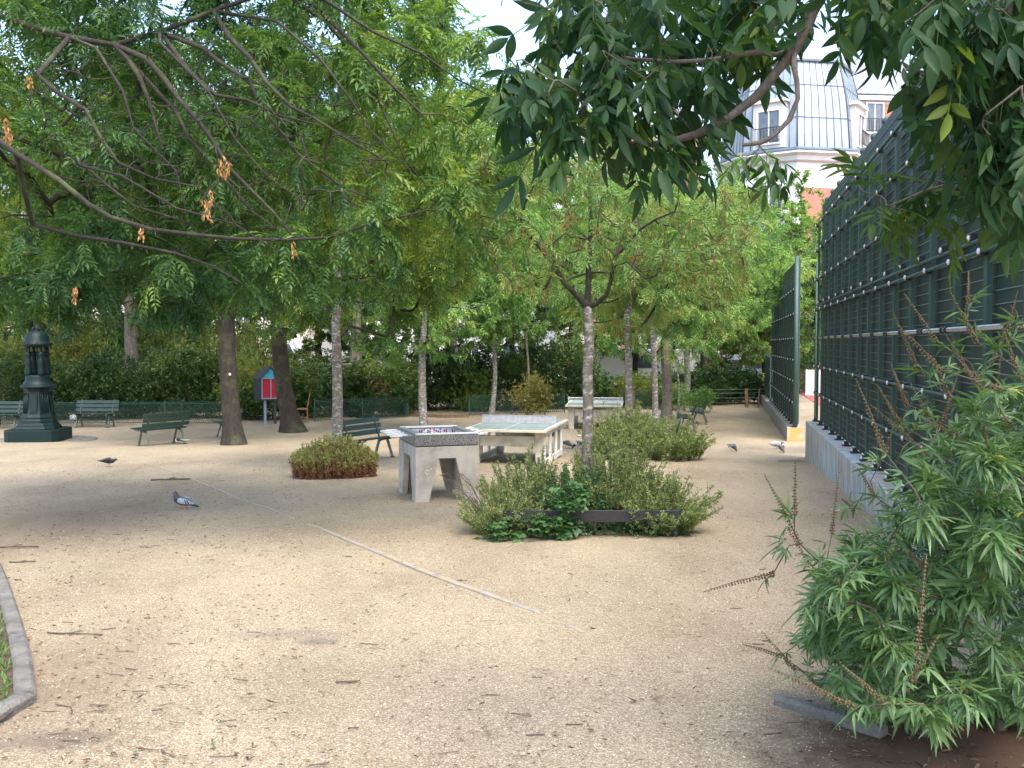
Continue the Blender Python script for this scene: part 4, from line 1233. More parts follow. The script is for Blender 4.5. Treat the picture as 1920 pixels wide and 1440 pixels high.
# ---- table tennis tables
def pingpong(label, c, rz, W, L, H, netkind, far=False):
    t = thing('table_tennis_table', label, 'game table', c, rz, 'concrete table tennis tables')
    part('table_top', MB().box((0, 0, H - .03), (W, L, .055)), MT['cream'], t, bevel=.008)
    for s in (-1, 1):
        part('playing_surface', MB().box((0, s * L / 4, H + .0005), (W - .05, L / 2 - .04, .008)), MT['tabletop'], t)
        part('sideline', MB().box((s * (W / 2 - .035), 0, H + .0062), (.022, L - .07, .003)), MT['white'], t)
    part('centre_line', MB().box((0, 0, H + .0075), (.012, L - .08, .002)), MT['white'], t)
    for s in (-1, 1):
        y = s * (L / 2 - .32)
        for x in (-1, 1):
            # leg: slab narrower at the foot
            xx = x * (W / 2 - .17)
            part('leg', MB().prism([(xx - .10, H - .06), (xx - .075, -.05), (xx + .075, -.05), (xx + .10, H - .06)], y - .07, y + .07, 'y'), MT['cream'], t, bevel=.008)
        part('cross_beam', MB().box((0, y - .005, H - .25), (W - .54, .10, .20)), MT['cream'], t, bevel=.006)
    for x in (-1, 1):                                  # side panels pierced by rounded openings
        xx = x * (W / 2 - .10)
        y0, y1 = -L / 2 + .36, L / 2 - .36; n = 3; m = MB()
        for k in range(n + 1):
            yc = y0 + (y1 - y0) * k / n
            m.box((xx, yc, H * .5 - .04), (.05, .10, H - .06))
        m.box((xx, 0, H - .11), (.046, y1 - y0, .10)).box((xx, 0, .07), (.046, y1 - y0, .12))
        part('side_panel', m, MT['white'] if not far else MT['cream'], t, bevel=.01)
    nw = W + .02
    if netkind == 'plate':
        part('net', MB().box((0, 0, H + .085), (nw - .1, .012, .155)).box((0, 0, H + .167), (nw - .1, .022, .012)), MT['net'], t)
    else:
        m = MB()
        k = -nw / 2 + .04
        while k < nw / 2 - .04:
            m.bar((k, 0, H + .01), (k + .075, 0, H + .15), .008, .006); m.bar((k + .075, 0.006, H + .01), (k, 0.006, H + .15), .008, .006); k += .045
        m.box((0, 0, H + .155), (nw - .06, .02, .018)).box((0, 0, H + .012), (nw - .06, .02, .014))
        part('net', m, MT['white'], t)
        for x in (-1, 1): part('net_post', MB().box((x * (nw / 2 - .03), 0, H + .09), (.035, .04, .19)), MT['cream'], t)
    return t
pingpong('concrete table tennis table with worn green top and grey plate net, behind the table football', GX(0.14, 19.55), -TH, 1.62, 2.74, .735, 'plate')
pingpong('cream concrete table tennis table with white perforated net, farther back by the yellow bush', GX(2.62, 30.1), -TH * .6, 1.72, 2.6, .76, 'mesh', True)

# ---- little free book box on posts
def book_box():
    c = G(502, 794)
    t = thing('book_box', 'grey gabled book box on posts with turquoise and red front, left of a leaning trunk', 'book box', c, rad(-60))
    # local: gable front faces +x side; long eaves run along x
    W, D, z0, z1, zr = .62, .80, .82, 1.50, 1.86
    part('left_wall', MB().box((0, -W / 2, (z0 + z1) / 2), (D, .03, z1 - z0)), MT['slate'], t)
    part('right_wall', MB().box((0, W / 2, (z0 + z1) / 2), (D, .03, z1 - z0)), MT['slate'], t)
    part('back_wall', MB().prism([(-W / 2 + .02, z0), (W / 2 - .02, z0), (W / 2 - .02, z1), (0, zr - .02), (-W / 2 + .02, z1)], -D / 2, -D / 2 + .02, 'x'), MT['slate'], t)
    part('floor', MB().box((0, 0, z0 - .015), (D, W + .03, .035)), MT['slate'], t)
    for s in (-1, 1):
        a = Vector((0, s * (W / 2 + .04), z1 - .03)); b = Vector((0, 0, zr)); m_ = (a + b) / 2; d = b - a
        Rm = Matrix.Rotation(math.atan2(d.z, d.y), 3, 'X')
        part('roof', MB().box(m_, (D + .08, d.length + .01, .025), Rm), MT['slate'], t)
    part('gable', MB().prism([(-W / 2 + .02, z1 + .005), (W / 2 - .02, z1 + .005), (0, zr - .05)], D / 2 - .03, D / 2, 'x'), MT['cyan'], t)
    fr = MB()
    for y in (-W / 2 + .02, 0, W / 2 - .02): fr.box((D / 2 + .006, y, (z0 + z1) / 2), (.03, .035, z1 - z0))
    for z in (z0 + .02, z1 - .01): fr.box((D / 2 + .008, 0, z), (.028, W - .02, .035))
    part('door_frame', fr, MT['bluegrey'], t)
    part('shelf', MB().box((0, 0, (z0 + z1) / 2), (D - .08, W - .05, .02)), MT['crimson'], t)
    part('red_lining', MB().box((-D / 2 + .04, 0, (z0 + z1) / 2), (.02, W - .04, z1 - z0 - .02)).box((0, -W / 2 + .03, (z0 + z1) / 2), (D - .1, .02, z1 - z0 - .02)).box((0, W / 2 - .03, (z0 + z1) / 2), (D - .1, .02, z1 - z0 - .02)), MT['crimson'], t)
    part('door_pane', MB().box((D / 2 - .012, 0, (z0 + z1) / 2), (.006, W - .06, z1 - z0 - .06)), MT['crimson'], t)
    for y in (-.16, .16): part('post', MB().box((D / 2 - .12, y, z0 / 2 - .03), (.07, .07, z0 - .03)), MT['bluegrey'] if y < 0 else MT['slate'], t)
book_box()

# ---- old wooden chair
def chair():
    c = G(566, 792)
    t = thing('wooden_chair', 'old wooden chair missing part of its back, behind the leaning trunk', 'chair', c, rad(-78))
    part('seat', MB().box((0, 0, .45), (.42, .40, .035)), MT['wood'], t, bevel=.006)
    for x in (-.18, .18):
        part('leg', MB().bar((x, -.17, .43), (x, -.18, 0), .035), MT['wood'], t)
        part('leg', MB().bar((x, .17, .43), (x, .20, 0), .035), MT['wood'], t)
        part('back_post', MB().bar((x, .17, .43), (x, .27, .98), .03), MT['wood'], t)
    part('back_rail', MB().bar((-.18, .26, .93), (.18, .26, .93), .022, .06), MT['wood'], t)
    for s in (-1, 1): part('stretcher', MB().bar((-.18, s * .18, .13), (.18, s * .18, .13), .02).bar((s * .18, -.17, .17), (s * .18, .17, .17), .02), MT['wood'], t)
chair()

# ---- garden shed behind the hedge
def shed():
    c = Vector(((715 - 960) / F * 38.0, 38.0, gz(38)))
    t = thing('garden_shed', 'small orange timber shed with flat mossy roof showing above the hedge', 'shed', c, rad(-18))
    W, D, H = 2.0, 1.9, 1.72
    n = 17
    for k in range(n):
        x = -W / 2 + W * (k + .5) / n
        part('board', MB().box((x, -D / 2, H / 2), (W / n - .014, .025, H)), MT['wood'], t)
    for k in range(14):
        y = -D / 2 + D * (k + .5) / 14
        part('board', MB().box((W / 2, y, H / 2), (.025, D / 14 - .014, H)), MT['wood'], t)
    part('inner_wall', MB().box((0, 0, H / 2), (W - .06, D - .06, H - .02)), MT['old_wood'], t)
    part('roof', MB().box((-.05, 0, H + .03), (W + .2, D + .2, .06), Matrix.Rotation(rad(3), 3, 'Y')), MT['mossy'], t)
shed()

# ---- black board frame round the planted bed in front
def planter_frame():
    t = thing('planter_edging', 'low frame of black boards round the bed of the forked tree', 'planter', GX(.76, 10.5))
    x0, x1, y0, y1 = -.95, .95, -.78, .80
    z0, z1 = .165, .285; o = gz(10.5)
    def dz(y): return gz(10.5 + y) - o
    part('board', MB().box(((x0 + x1) / 2, y0, (z0 + z1) / 2 + dz(y0)), (x1 - x0, .03, z1 - z0)), MT['plank'], t, bevel=.004)
    part('board', MB().box(((x0 + x1) / 2, y1, (z0 + z1) / 2 + dz(y1)), (x1 - x0, .03, z1 - z0)), MT['plank'], t, bevel=.004)
    for x in (x0, x1): part('board', MB().box((x + .016 * (1 if x < 0 else -1), (y0 + y1) / 2, (z0 + z1) / 2), (.03, y1 - y0 - .04, z1 - z0)), MT['plank'], t, bevel=.004)
    for x in (x0 + .04, x1 - .04):
        for y in (y0 + .04, y1 - .04): part('stake', MB().box((x, y, .11 + dz(y)), (.05, .05, .36)), MT['plank'], t)
    s = MB().lathe([(1.12, -.02), (1.0, .022), (.5, .05), (0, .06)], 24, (.76, 10.5, gz(10.5)), sy=.86)
    tag(link('planter_soil', s.mesh('planter_soil', MT['soil'])), kind='structure')
planter_frame()

# ---- knee-high wire fence in front of the hedges
pan = MB()
for k in range(-6, 26):
    a = k * .08
    for s in (1, -1):
        x0_, x1_ = (a, a + .36) if s > 0 else (a + .36, a)
        z0_, z1_ = .06, .66
        # clip to panel
        def cl(x0, z0, x1, z1):
            t0 = max(0, (-x0) / (x1 - x0)) if x1 > x0 else max(0, (2.0 - x0) / (x1 - x0)) if x0 > 2 else 0
            t1 = min(1, (2.0 - x0) / (x1 - x0)) if x1 > x0 else min(1, (0 - x0) / (x1 - x0)) if x1 < 0 else 1
            return t0, t1
        t0, t1 = cl(x0_, z0_, x1_, z1_)
        if t1 - t0 > .05:
            pan.bar((x0_ + (x1_ - x0_) * t0, 0.004 * s, z0_ + (z1_ - z0_) * t0), (x0_ + (x1_ - x0_) * t1, 0.004 * s, z0_ + (z1_ - z0_) * t1), .009)
for z in (.06, .67, .72): pan.bar((0, 0, z), (2, 0, z), .018)
MT['wirefence'] = M('knee_fence_paint', (0.015, 0.055, 0.045), (0.025, 0.075, 0.06), 8, 0.45)
pan = pan.mesh('mesh_panel', MT['wirefence'])
kpost = MB().box((0, 0, .37), (.04, .04, .78)).mesh('post', MT['wirefence'])
def knee_fence(label, pts):
    root = thing('knee_fence', label, 'fence', pts[0], 0)
    for a, b in zip(pts, pts[1:]):
        d = b - a; n = max(1, round(Vector((d.x, d.y)).length / 2.0)); ang = math.atan2(d.y, d.x); L = Vector((d.x, d.y)).length
        for k in range(n):
            q = a.lerp(b, k / n) - pts[0]
            o = link('mesh_panel', pan, root, q, (0, 0, ang)); o.scale = (L / n / 2.0, 1, 1); tag(o, kind='stuff')
            link('post', kpost, root, q)
    link('post', kpost, root, pts[-1] - pts[0])
knee_fence('knee high green wire fence along the left hedge behind the benches', [G(-140, 797), G(0, 797), G(200, 796), G(420, 795)])
knee_fence('knee high green wire fence right of the leaning trunk, ending at a corner post', [G(590, 791), G(680, 788), G(765, 782), G(735, 771)])
knee_fence('knee high green wire fence in front of the middle shrubs left of the yellow bush', [G(880, 779), G(960, 777), G(1058, 774)])
knee_fence('knee high green wire fence at the far end between the grey trunks', [G(1165, 770), G(1320, 767)])

# far right: timber posts and wires
tf = thing('post_and_wire_fence', 'timber post and wire fence across the far end of the gravel path', 'fence', G(1225, 765))
prev = None
for u, v, w in ((1185, 768, .1), (1225, 766, .10), (1331, 765, .09), (1400, 764, .12), (1422, 764, .06), (1438, 763, .09)):
    q = G(u, v) - G(1225, 765)
    lean = .10 if u == 1185 else random.uniform(-.04, .04)
    part('post', MB().bar(q + Vector((0, 0, -.05)), q + Vector((lean, 0, .78 if u != 1185 else .95)), w), MT['old_wood'], tf)
    if prev is not None:
        for z in (.2, .4, .6, .74): part('wire', MB().tube([prev + Vector((0, 0, z)), q + Vector((0, 0, z))], .006, 4), MT['wire'], tf)
    prev = q
# low timber edging of the bed between the left and middle hedges
be = MB(); pl_ = [G(768, 781), G(820, 783), G(880, 783)]
for a, b in zip(pl_, pl_[1:]): be.bar(a + Vector((0, 0, .05)), b + Vector((0, 0, .05)), .05, .12)
tag(link('bed_edging', be.mesh('bed_edging', MT['old_wood'])), 'low dark timber edging along the foot of the middle shrubs', 'edging')

# ================================================================== BIRDS
def loft(secs, n=12):
    """continuous body through (centre, radius sideways, radius up)"""
    V = []; Fs = []
    for i, (c, ry, rz_) in enumerate(secs):
        a = Vector(secs[max(i - 1, 0)][0]); b = Vector(secs[min(i + 1, len(secs) - 1)][0]); t = (b - a).normalized()
        up = Vector((0, 1, 0)).cross(t) * -1
        for k in range(n):
            g = 2 * math.pi * k / n
            V.append(Vector(c) + Vector((0, 1, 0)) * ry * math.cos(g) + up * rz_ * math.sin(g))
    for i in range(len(secs) - 1):
        for k in range(n): Fs.append((i * n + k, i * n + (k + 1) % n, i * n + n + (k + 1) % n, i * n + n + k))
    Fs += [tuple(range(n - 1, -1, -1)), tuple(len(V) - n + k for k in range(n))]
    return V, Fs
MT['p_dark'] = M('dark_slate_feathers', (0.055, 0.062, 0.072), (0.09, 0.10, 0.115), 30, 0.6)
MT['p_neck'] = M('green_sheen_neck', (0.02, 0.05, 0.045), (0.05, 0.04, 0.06), 40, 0.4)
MT['p_light'] = M('pale_grey_wing', (0.40, 0.43, 0.47), (0.30, 0.33, 0.37), 22, 0.6)
MT['p_black'] = M('black_feathers', (0.010, 0.010, 0.012), (0.02, 0.02, 0.023), 30, 0.5)
MT['p_white'] = M('white_feathers', (0.75, 0.75, 0.74), (0.62, 0.62, 0.62), 30, 0.7)
MT['p_pink'] = M('pink_feet', (0.45, 0.15, 0.12), (0.40, 0.13, 0.11), 10, 0.6)
def bird(label, loc, rz, body, wing, neck, sc=1.0, pose='stand', bars=True, tail=None, name='pigeon', group=None, feet=None):
    """faces +x"""
    t = thing(name, label, name, loc, rz, group); t.scale = (sc,) * 3
    if pose == 'peck':
        secs = [((-.15, 0, .115), .012, .010), ((-.10, 0, .125), .034, .026), ((-.04, 0, .125), .052, .046), ((.03, 0, .115), .056, .052), ((.08, 0, .095), .044, .044),
                ((.112, 0, .07), .028, .030), ((.135, 0, .045), .020, .021), ((.150, 0, .028), .019, .019), ((.162, 0, .018), .008, .009)]
        hd = Vector((.150, 0, .028)); bk = (Vector((.158, 0, .02)), Vector((.172, 0, .002)))
    elif pose == 'flat':
        secs = [((-.16, 0, .125), .014, .010), ((-.11, 0, .13), .036, .026), ((-.04, 0, .125), .052, .044), ((.03, 0, .12), .056, .05), ((.085, 0, .125), .042, .042),
                ((.115, 0, .140), .027, .028), ((.140, 0, .150), .022, .022), ((.157, 0, .152), .017, .017), ((.170, 0, .15), .007, .008)]
        hd = Vector((.146, 0, .152)); bk = (Vector((.165, 0, .15)), Vector((.192, 0, .144)))
    else:
        secs = [((-.15, 0, .085), .012, .010), ((-.11, 0, .10), .034, .026), ((-.05, 0, .115), .053, .046), ((.02, 0, .125), .058, .056), ((.068, 0, .145), .048, .05),
                ((.088, 0, .175), .034, .036), ((.094, 0, .200), .024, .026), ((.100, 0, .222), .022, .023), ((.108, 0, .240), .014, .014), ((.11, 0, .247), .005, .005)]
        hd = Vector((.103, 0, .226)); bk = (Vector((.118, 0, .224)), Vector((.143, 0, .215)))
    if pose == 'stand':
        secs = [((c[0], c[1], c[2] - .028), a_, b_) for c, a_, b_ in secs]; hd = hd - Vector((0, 0, .028)); bk = tuple(q - Vector((0, 0, .028)) for q in bk)
    V, Fs = loft(secs); b = MB(); b.add(V, Fs, True)
    part('body', b, body, t)
    cut = 4
    V, Fs = loft([(c, a * 1.04, b_ * 1.04) for c, a, b_ in secs[cut:]]); b = MB(); b.add(V, Fs, True); part('neck', b, neck, t)
    part('beak', MB().tube([bk[0], bk[1]], [.006, .0015], 6), MT['p_black'], t)
    dz = 0.02 if pose != 'stand' else 0
    for s in (-1, 1):
        part('eye', MB().lathe([(0, -.003), (.0035, 0), (0, .003)], 6, (hd.x + .006, s * .0195, hd.z + .004)), MT['crimson'], t)
        ws = [((.055, s * .048, .140), .006, .020), ((.02, s * .055, .140 + dz * .3), .010, .040), ((-.04, s * .051, .128 + dz * .6), .010, .040), ((-.09, s * .036, .112 + dz), .008, .026), ((-.15, s * .018, .094 + dz * 1.5), .004, .010)]
        if pose == 'stand': ws = [((c[0], c[1], c[2] - .028), a_, b_) for c, a_, b_ in ws]
        V, Fs = loft(ws, 8); b = MB(); b.add(V, Fs, True); w = part('wing', b, wing, t)
        if bars:
            for x in (-.045, -.075):
                part('wing_bar', MB().tube([(x + .008, s * .060, .124), (x - .004, s * .062, .100), (x - .016, s * .057, .076)], .006, 5), MT['p_black'], w)
        part('leg', MB().tube([(.0, s * .022, .07), (.004 + .02 * s, s * .022, .035), (-.004 + .03 * s, s * .022, .006)], .0045, 6).tube([(-.004 + .03 * s, s * .022, .006), (.022 + .03 * s, s * .022, .004)], .0035, 5)
             .tube([(-.004 + .03 * s, s * .022, .006), (.014 + .03 * s, s * .036, .004)], .0035, 5).tube([(-.004 + .03 * s, s * .022, .006), (-.02 + .03 * s, s * .022, .004)], .003, 5), feet or MT['p_pink'], t)
    tl = tail or 1.0
    part('tail', MB().prism([(-.11, -.022), (-.19 - .10 * (tl - 1), -.03 * (2 - tl) if tl < 2 else -.012), (-.20 - .12 * (tl - 1), 0), (-.19 - .10 * (tl - 1), .03 if tl < 2 else .012), (-.11, .022)], -.006, .006, 'z')
         .xf(Matrix.Translation((0, 0, .10 + dz)) @ Matrix.Rotation(rad(-12 if pose == 'stand' else 4), 4, 'Y')), MT['p_black'] if bars else body, t).location = (0, 0, -.026 if pose == 'stand' else 0)
    return t
bird('grey pigeon standing on the open gravel, head turned left, pale wings with two black bars', G(344, 954), rad(176), MT['p_dark'], MT['p_light'], MT['p_neck'])
bird('all black pigeon walking right near the left edge of the picture', G(203, 876), rad(8), MT['p_black'], MT['p_black'], MT['p_black'], .95, 'flat', False)
bird('black and white magpie under the bench seen from behind', G(335, 833), rad(170), MT['p_white'], MT['p_black'], MT['p_black'], .85, 'flat', False, 2.4, 'magpie', None, MT['p_black'])
bird('dark pigeon with its tail raised, feeding left of the forked trunk', G(1063, 840), rad(-25), MT['p_dark'], MT['p_dark'], MT['p_dark'], 1.0, 'peck', False)
bird('grey pigeon with a dark head close beside the forked trunk', G(1084, 841), rad(200), MT['p_light'], MT['p_dark'], MT['p_black'], 1.0, 'peck')
bird('round grey pigeon alone on the far path, left of the pecking pair', G(1374, 846), rad(-70), MT['p_dark'], MT['p_light'], MT['p_black'], 1.0, 'peck')
bird('pale grey pigeon of the pair pecking near the end of the chalky wall, farther one', G(1456, 843), rad(15), MT['p_light'], MT['p_light'], MT['p_dark'], 1.05, 'flat')
bird('small dark headed pigeon of the pair pecking near the chalky wall, nearer one', G(1465, 849), rad(-80), MT['p_dark'], MT['p_dark'], MT['p_dark'], .9, 'peck', False)
# ================================================================== VEGETATION
# leaf templates
T_far = [compound(R, 3, .085, .034, .20, .4, 1) for _ in range(5)]
T_mid = [compound(R, 4, .075, .026, .24, .4, 1) for _ in range(6)]
T_fine = [compound(R, 5, .064, .024, .22, .45, 1) for _ in range(6)]
T_broad = [cluster(R, 6, .10, .055, .14) for _ in range(5)]
T_key = [key_tuft(R, 14, .038, .008, .11) for _ in range(4)]

def leafy(name, label, cat, base, c, r, n, tmpls, mat, rng, scale=1.0, tone=(0.05, .95), group=None, stems=10, clumps=12, core=True, spread=.3, up=.25):
    """a bush: a few stems and a volume of leaf sprays with uneven outline"""
    t = thing(name, label, cat, base, 0, group)
    pos = crown_points(rng, c, r, n, clumps, spread)
    pos = pos[pos[:, 2] > .04]
    d = (pos - np.array((c[0], c[1], 0))) * .7 / np.array(r) + rng.normal(0, .55, pos.shape) + np.array((0, 0, up))
    v, f, tn = scatter(rng, tmpls, pos, d, scale, tone_of(rng, pos, *tone))
    w = Wood(); ids = w.path([(c[0], c[1], -.05), (c[0], c[1], .08)])
    a = pos[rng.integers(0, len(pos), stems)]
    w.grow(a, rng, step=.2, sag=.1)
    link('stems', w.mesh('stems', MT['bark_dark'], .008, .4, .03), t)
    o = link('leaves', mesh_np('leaves', v, f, tn, mat), t); tag(o, kind='stuff')
    return t

# ---- trees in the square -------------------------------------------------
def tb(u, Y): return Vector((P(u, 700, Y).x, Y, gz(Y)))
def H_at(v, Y): return P(960, v, Y).z - gz(Y)      # height above ground of pixel row v at distance Y

# thick dark trunk, left
b = tb(437, 24.2)
t1, w1 = make_tree('thick dark trunked tree left of the book box with a white scar on the bark', b, H_at(560, 24.2), .24, (-.5, .5, 6.6), (4.2, 3.4, 3.7), 430, 22, T_far, MT['leaf_deep'], MT['bark_dark'], R,
                   lean=(-.16, 0), scale=1.15, flare=1.5, bow=-.01, clumps=22)
part('bark_scar', MB().lathe([(0, 0), (.035, .005), (.03, .012), (0, .014)], 8).xf(Matrix.Translation((-.01, -.235, 1.78)) @ Matrix.Rotation(rad(90), 4, 'X')), MT['paper'], t1)
b = tb(548, 28.4)
make_tree('stout dark tree leaning left in front of the wooden chair', b, H_at(600, 28.4), .27, (-.6, 1.0, 7.4), (4.4, 3.6, 4.6), 430, 22, T_far, MT['leaf_deep'], MT['bark_dark'], R, lean=(-.42, 0), scale=1.15, flare=1.7, bow=-.025, clumps=22)
b = tb(628, 16.4)
make_tree('slim pale lichened tree rising from the round reddish bush', b, H_at(605, 16.4), .098, (.1, .6, 4.8), (2.7, 2.3, 2.35), 360, 20, T_mid, MT['leaf_left'], MT['bark_pale'], R, lean=(.02, 0), flare=1.15, bow=.012, scale=1.0, clumps=18)
b = tb(795, 27)
make_tree('slim pale tree standing just behind the table football', b, H_at(655, 27), .125, (-.1, 1.0, 6.0), (3.6, 3.0, 4.0), 420, 20, T_far, MT['leaf_bright'], MT['bark_pale'], R, lean=(-.05, 0), flare=1.2, bow=-.01, scale=1.1, clumps=20)
b = tb(921, 35)
make_tree('thin pale young tree behind the near table tennis table', b, H_at(660, 35), .10, (.0, .6, 5.6), (3.5, 3.0, 3.5), 330, 18, T_far, MT['leaf_bright'], MT['bark_pale'], R, lean=(.12, 0), scale=1.25, clumps=16, tone=(.0, .7))
b = tb(987, 35.5)
make_tree('very thin staked sapling growing out of the yellow bush', b, H_at(640, 35.5), .05, (0, 0, 4.4), (2.0, 1.6, 2.1), 170, 16, T_far, MT['leaf_turning'], MT['bark_mid'], R, scale=1.15, clumps=12, tone=(0, .6))
b = tb(1179, 20.3)
make_tree('slender mossy trunk directly right of the forked tree, in the second bed', b, H_at(595, 20.3), .085, (.25, .4, 4.6), (2.3, 2.0, 2.0), 260, 17, T_mid, MT['leaf_turning'], MT['bark_pale'], R, lean=(-.05, 0), flare=1.15, bow=.01, clumps=16, keys=(450, T_key, MT['keys']))
b = tb(1229, 25.5)
make_tree('slender smooth grey tree leaning slightly left, second right of the forked tree', b, H_at(588, 25.5), .085, (.6, .6, 4.9), (2.6, 2.3, 2.2), 270, 17, T_mid, MT['leaf_turning'], MT['bark_pale'], R, lean=(-.12, 0), flare=1.2, bow=.012, clumps=16, scale=1.1, keys=(420, T_key, MT['keys']))
b = tb(1249, 31)
make_tree('broad grey brown trunk in the row right of the forked tree', b, H_at(660, 31), .185, (.9, .5, 5.2), (3.9, 3.3, 3.2), 330, 16, T_far, MT['leaf_bright'], MT['bark_mid'], R, lean=(-.05, 0), flare=1.25, scale=1.15, clumps=22, tone=(.1, 1))
b = tb(1270, 30)
make_tree('thin bare stemmed sapling right of the broad grey brown trunk', b, H_at(690, 30), .04, (.0, 0, 2.2), (.55, .5, .55), 16, 2, T_far, MT['leaf_turning'], MT['bark_pale'], R, scale=.9, clumps=6, tip=.006)
b = tb(1286, 40)
make_tree('pale trunked tree behind the end-on benches', b, H_at(655, 40), .145, (1.4, .5, 5.6), (4.2, 3.4, 3.6), 300, 15, T_far, MT['leaf_bright'], MT['bark_pale'], R, flare=1.15, scale=1.3, clumps=22, tone=(.0, .8))
b = tb(1318, 45)
make_tree('dark trunked tree at the far end of the gravel path', b, H_at(655, 45), .20, (1.9, .5, 5.4), (4.8, 3.4, 3.5), 300, 15, T_far, MT['leaf_hedge'], MT['bark_dark'], R, scale=1.4, clumps=22, tone=(.25, 1))
b = tb(241, 36)
make_tree('pale brown split trunk standing in the left hedge', b, H_at(640, 36), .29, (-.5, .5, 8.0), (5.2, 3.8, 5.2), 400, 20, T_broad, MT['leaf_deep'], MT['bark_mid'], R, lean=(.1, 0), scale=1.15, flare=1.1, clumps=20)
b = tb(655, 38)
make_tree('leaning brown trunk behind the hedge left of the timber shed', b, H_at(610, 38), .27, (.3, .5, 8.0), (4.6, 3.4, 5.2), 400, 20, T_broad, MT['leaf_deep'], MT['bark_mid'], R, lean=(.28, 0), scale=1.1, clumps=20)
b = tb(850, 41)
make_tree('brown trunk in the dark shrubs between the shed and the sapling', b, H_at(640, 41), .20, (.1, .5, 7.6), (4.4, 3.4, 4.9), 380, 20, T_broad, MT['leaf_bright'], MT['bark_mid'], R, scale=1.1, clumps=20, tone=(0, .6))
b = tb(62, 33)
make_tree('dark leaved tree spreading over the drinking fountain', tb(-40, 30), 2.6, .22, (.6, -1.0, 6.4), (4.8, 3.4, 3.9), 430, 22, T_far, MT['leaf_hedge'], MT['bark_dark'], R, scale=1.2, clumps=22, tone=(0, .6))

# ---- backdrop trees further off, five kinds copied along the far side
bk = []
gK = 'tall trees closing the view beyond the hedges'
spec = [(-17, 44, 'leaf_hedge', (0, .8)), (-9.5, 47, 'leaf_left', (0, .9)), (-3.0, 45, 'leaf_bright', (0, .8)), (3.0, 49, 'leaf_bright', (.1, 1)), (10.0, 50, 'leaf_turning', (0, .8))]
lab = ['dense dark tree behind the left hedge', 'tall green tree beyond the split trunk', 'light green tree beyond the shed', 'bright green tree beyond the far table tennis table', 'yellowing tree beyond the end-on benches']
for (x, y, lm, tn), lb in zip(spec, lab):
    t_, _ = make_tree(lb, GX(x, y), 2.6, .2, (0, 0, 6.4 if x > 4 else 8.6), (4.8, 3.4, 4.6 if x > 4 else 6.8), 420 if x > 4 else 560, 20, T_broad, MT[lm], MT['bark_dark'], R, scale=1.55, clumps=30, tone=tn, group=gK, spread=.27)
    bk.append(t_)
for (k, x, y, s, lb) in ((1, -24, 47, 1.1, 'tall green tree at the far left behind the fountain'), (0, -13.5, 50, 1.15, 'dense dark tree between the split trunk and the book box'), (3, -6.5, 52, 1.0, 'bright green tree behind the leaning brown trunk'),
                         (0, 0.0, 53, .95, 'dense dark tree behind the staked sapling'), (2, 7.0, 54, .85, 'light green tree behind the row of slim trunks'), (3, 12.4, 47, .78, 'bright green tree close to the far end of the court fence'), (3, 18.2, 56, .72, 'bright green tree behind the open gate'),
                         (1, 16.2, 52, .62, 'smaller green tree seen through the gap in the court fence'), (2, -20, 53, 1.15, 'light green tree far behind the left benches'), (4, 13.8, 56, .66, 'yellowing tree under the zinc roofed tower')):
    dup(bk[k], GX(x, y), 1.3 * k + x, lb, gK, s)

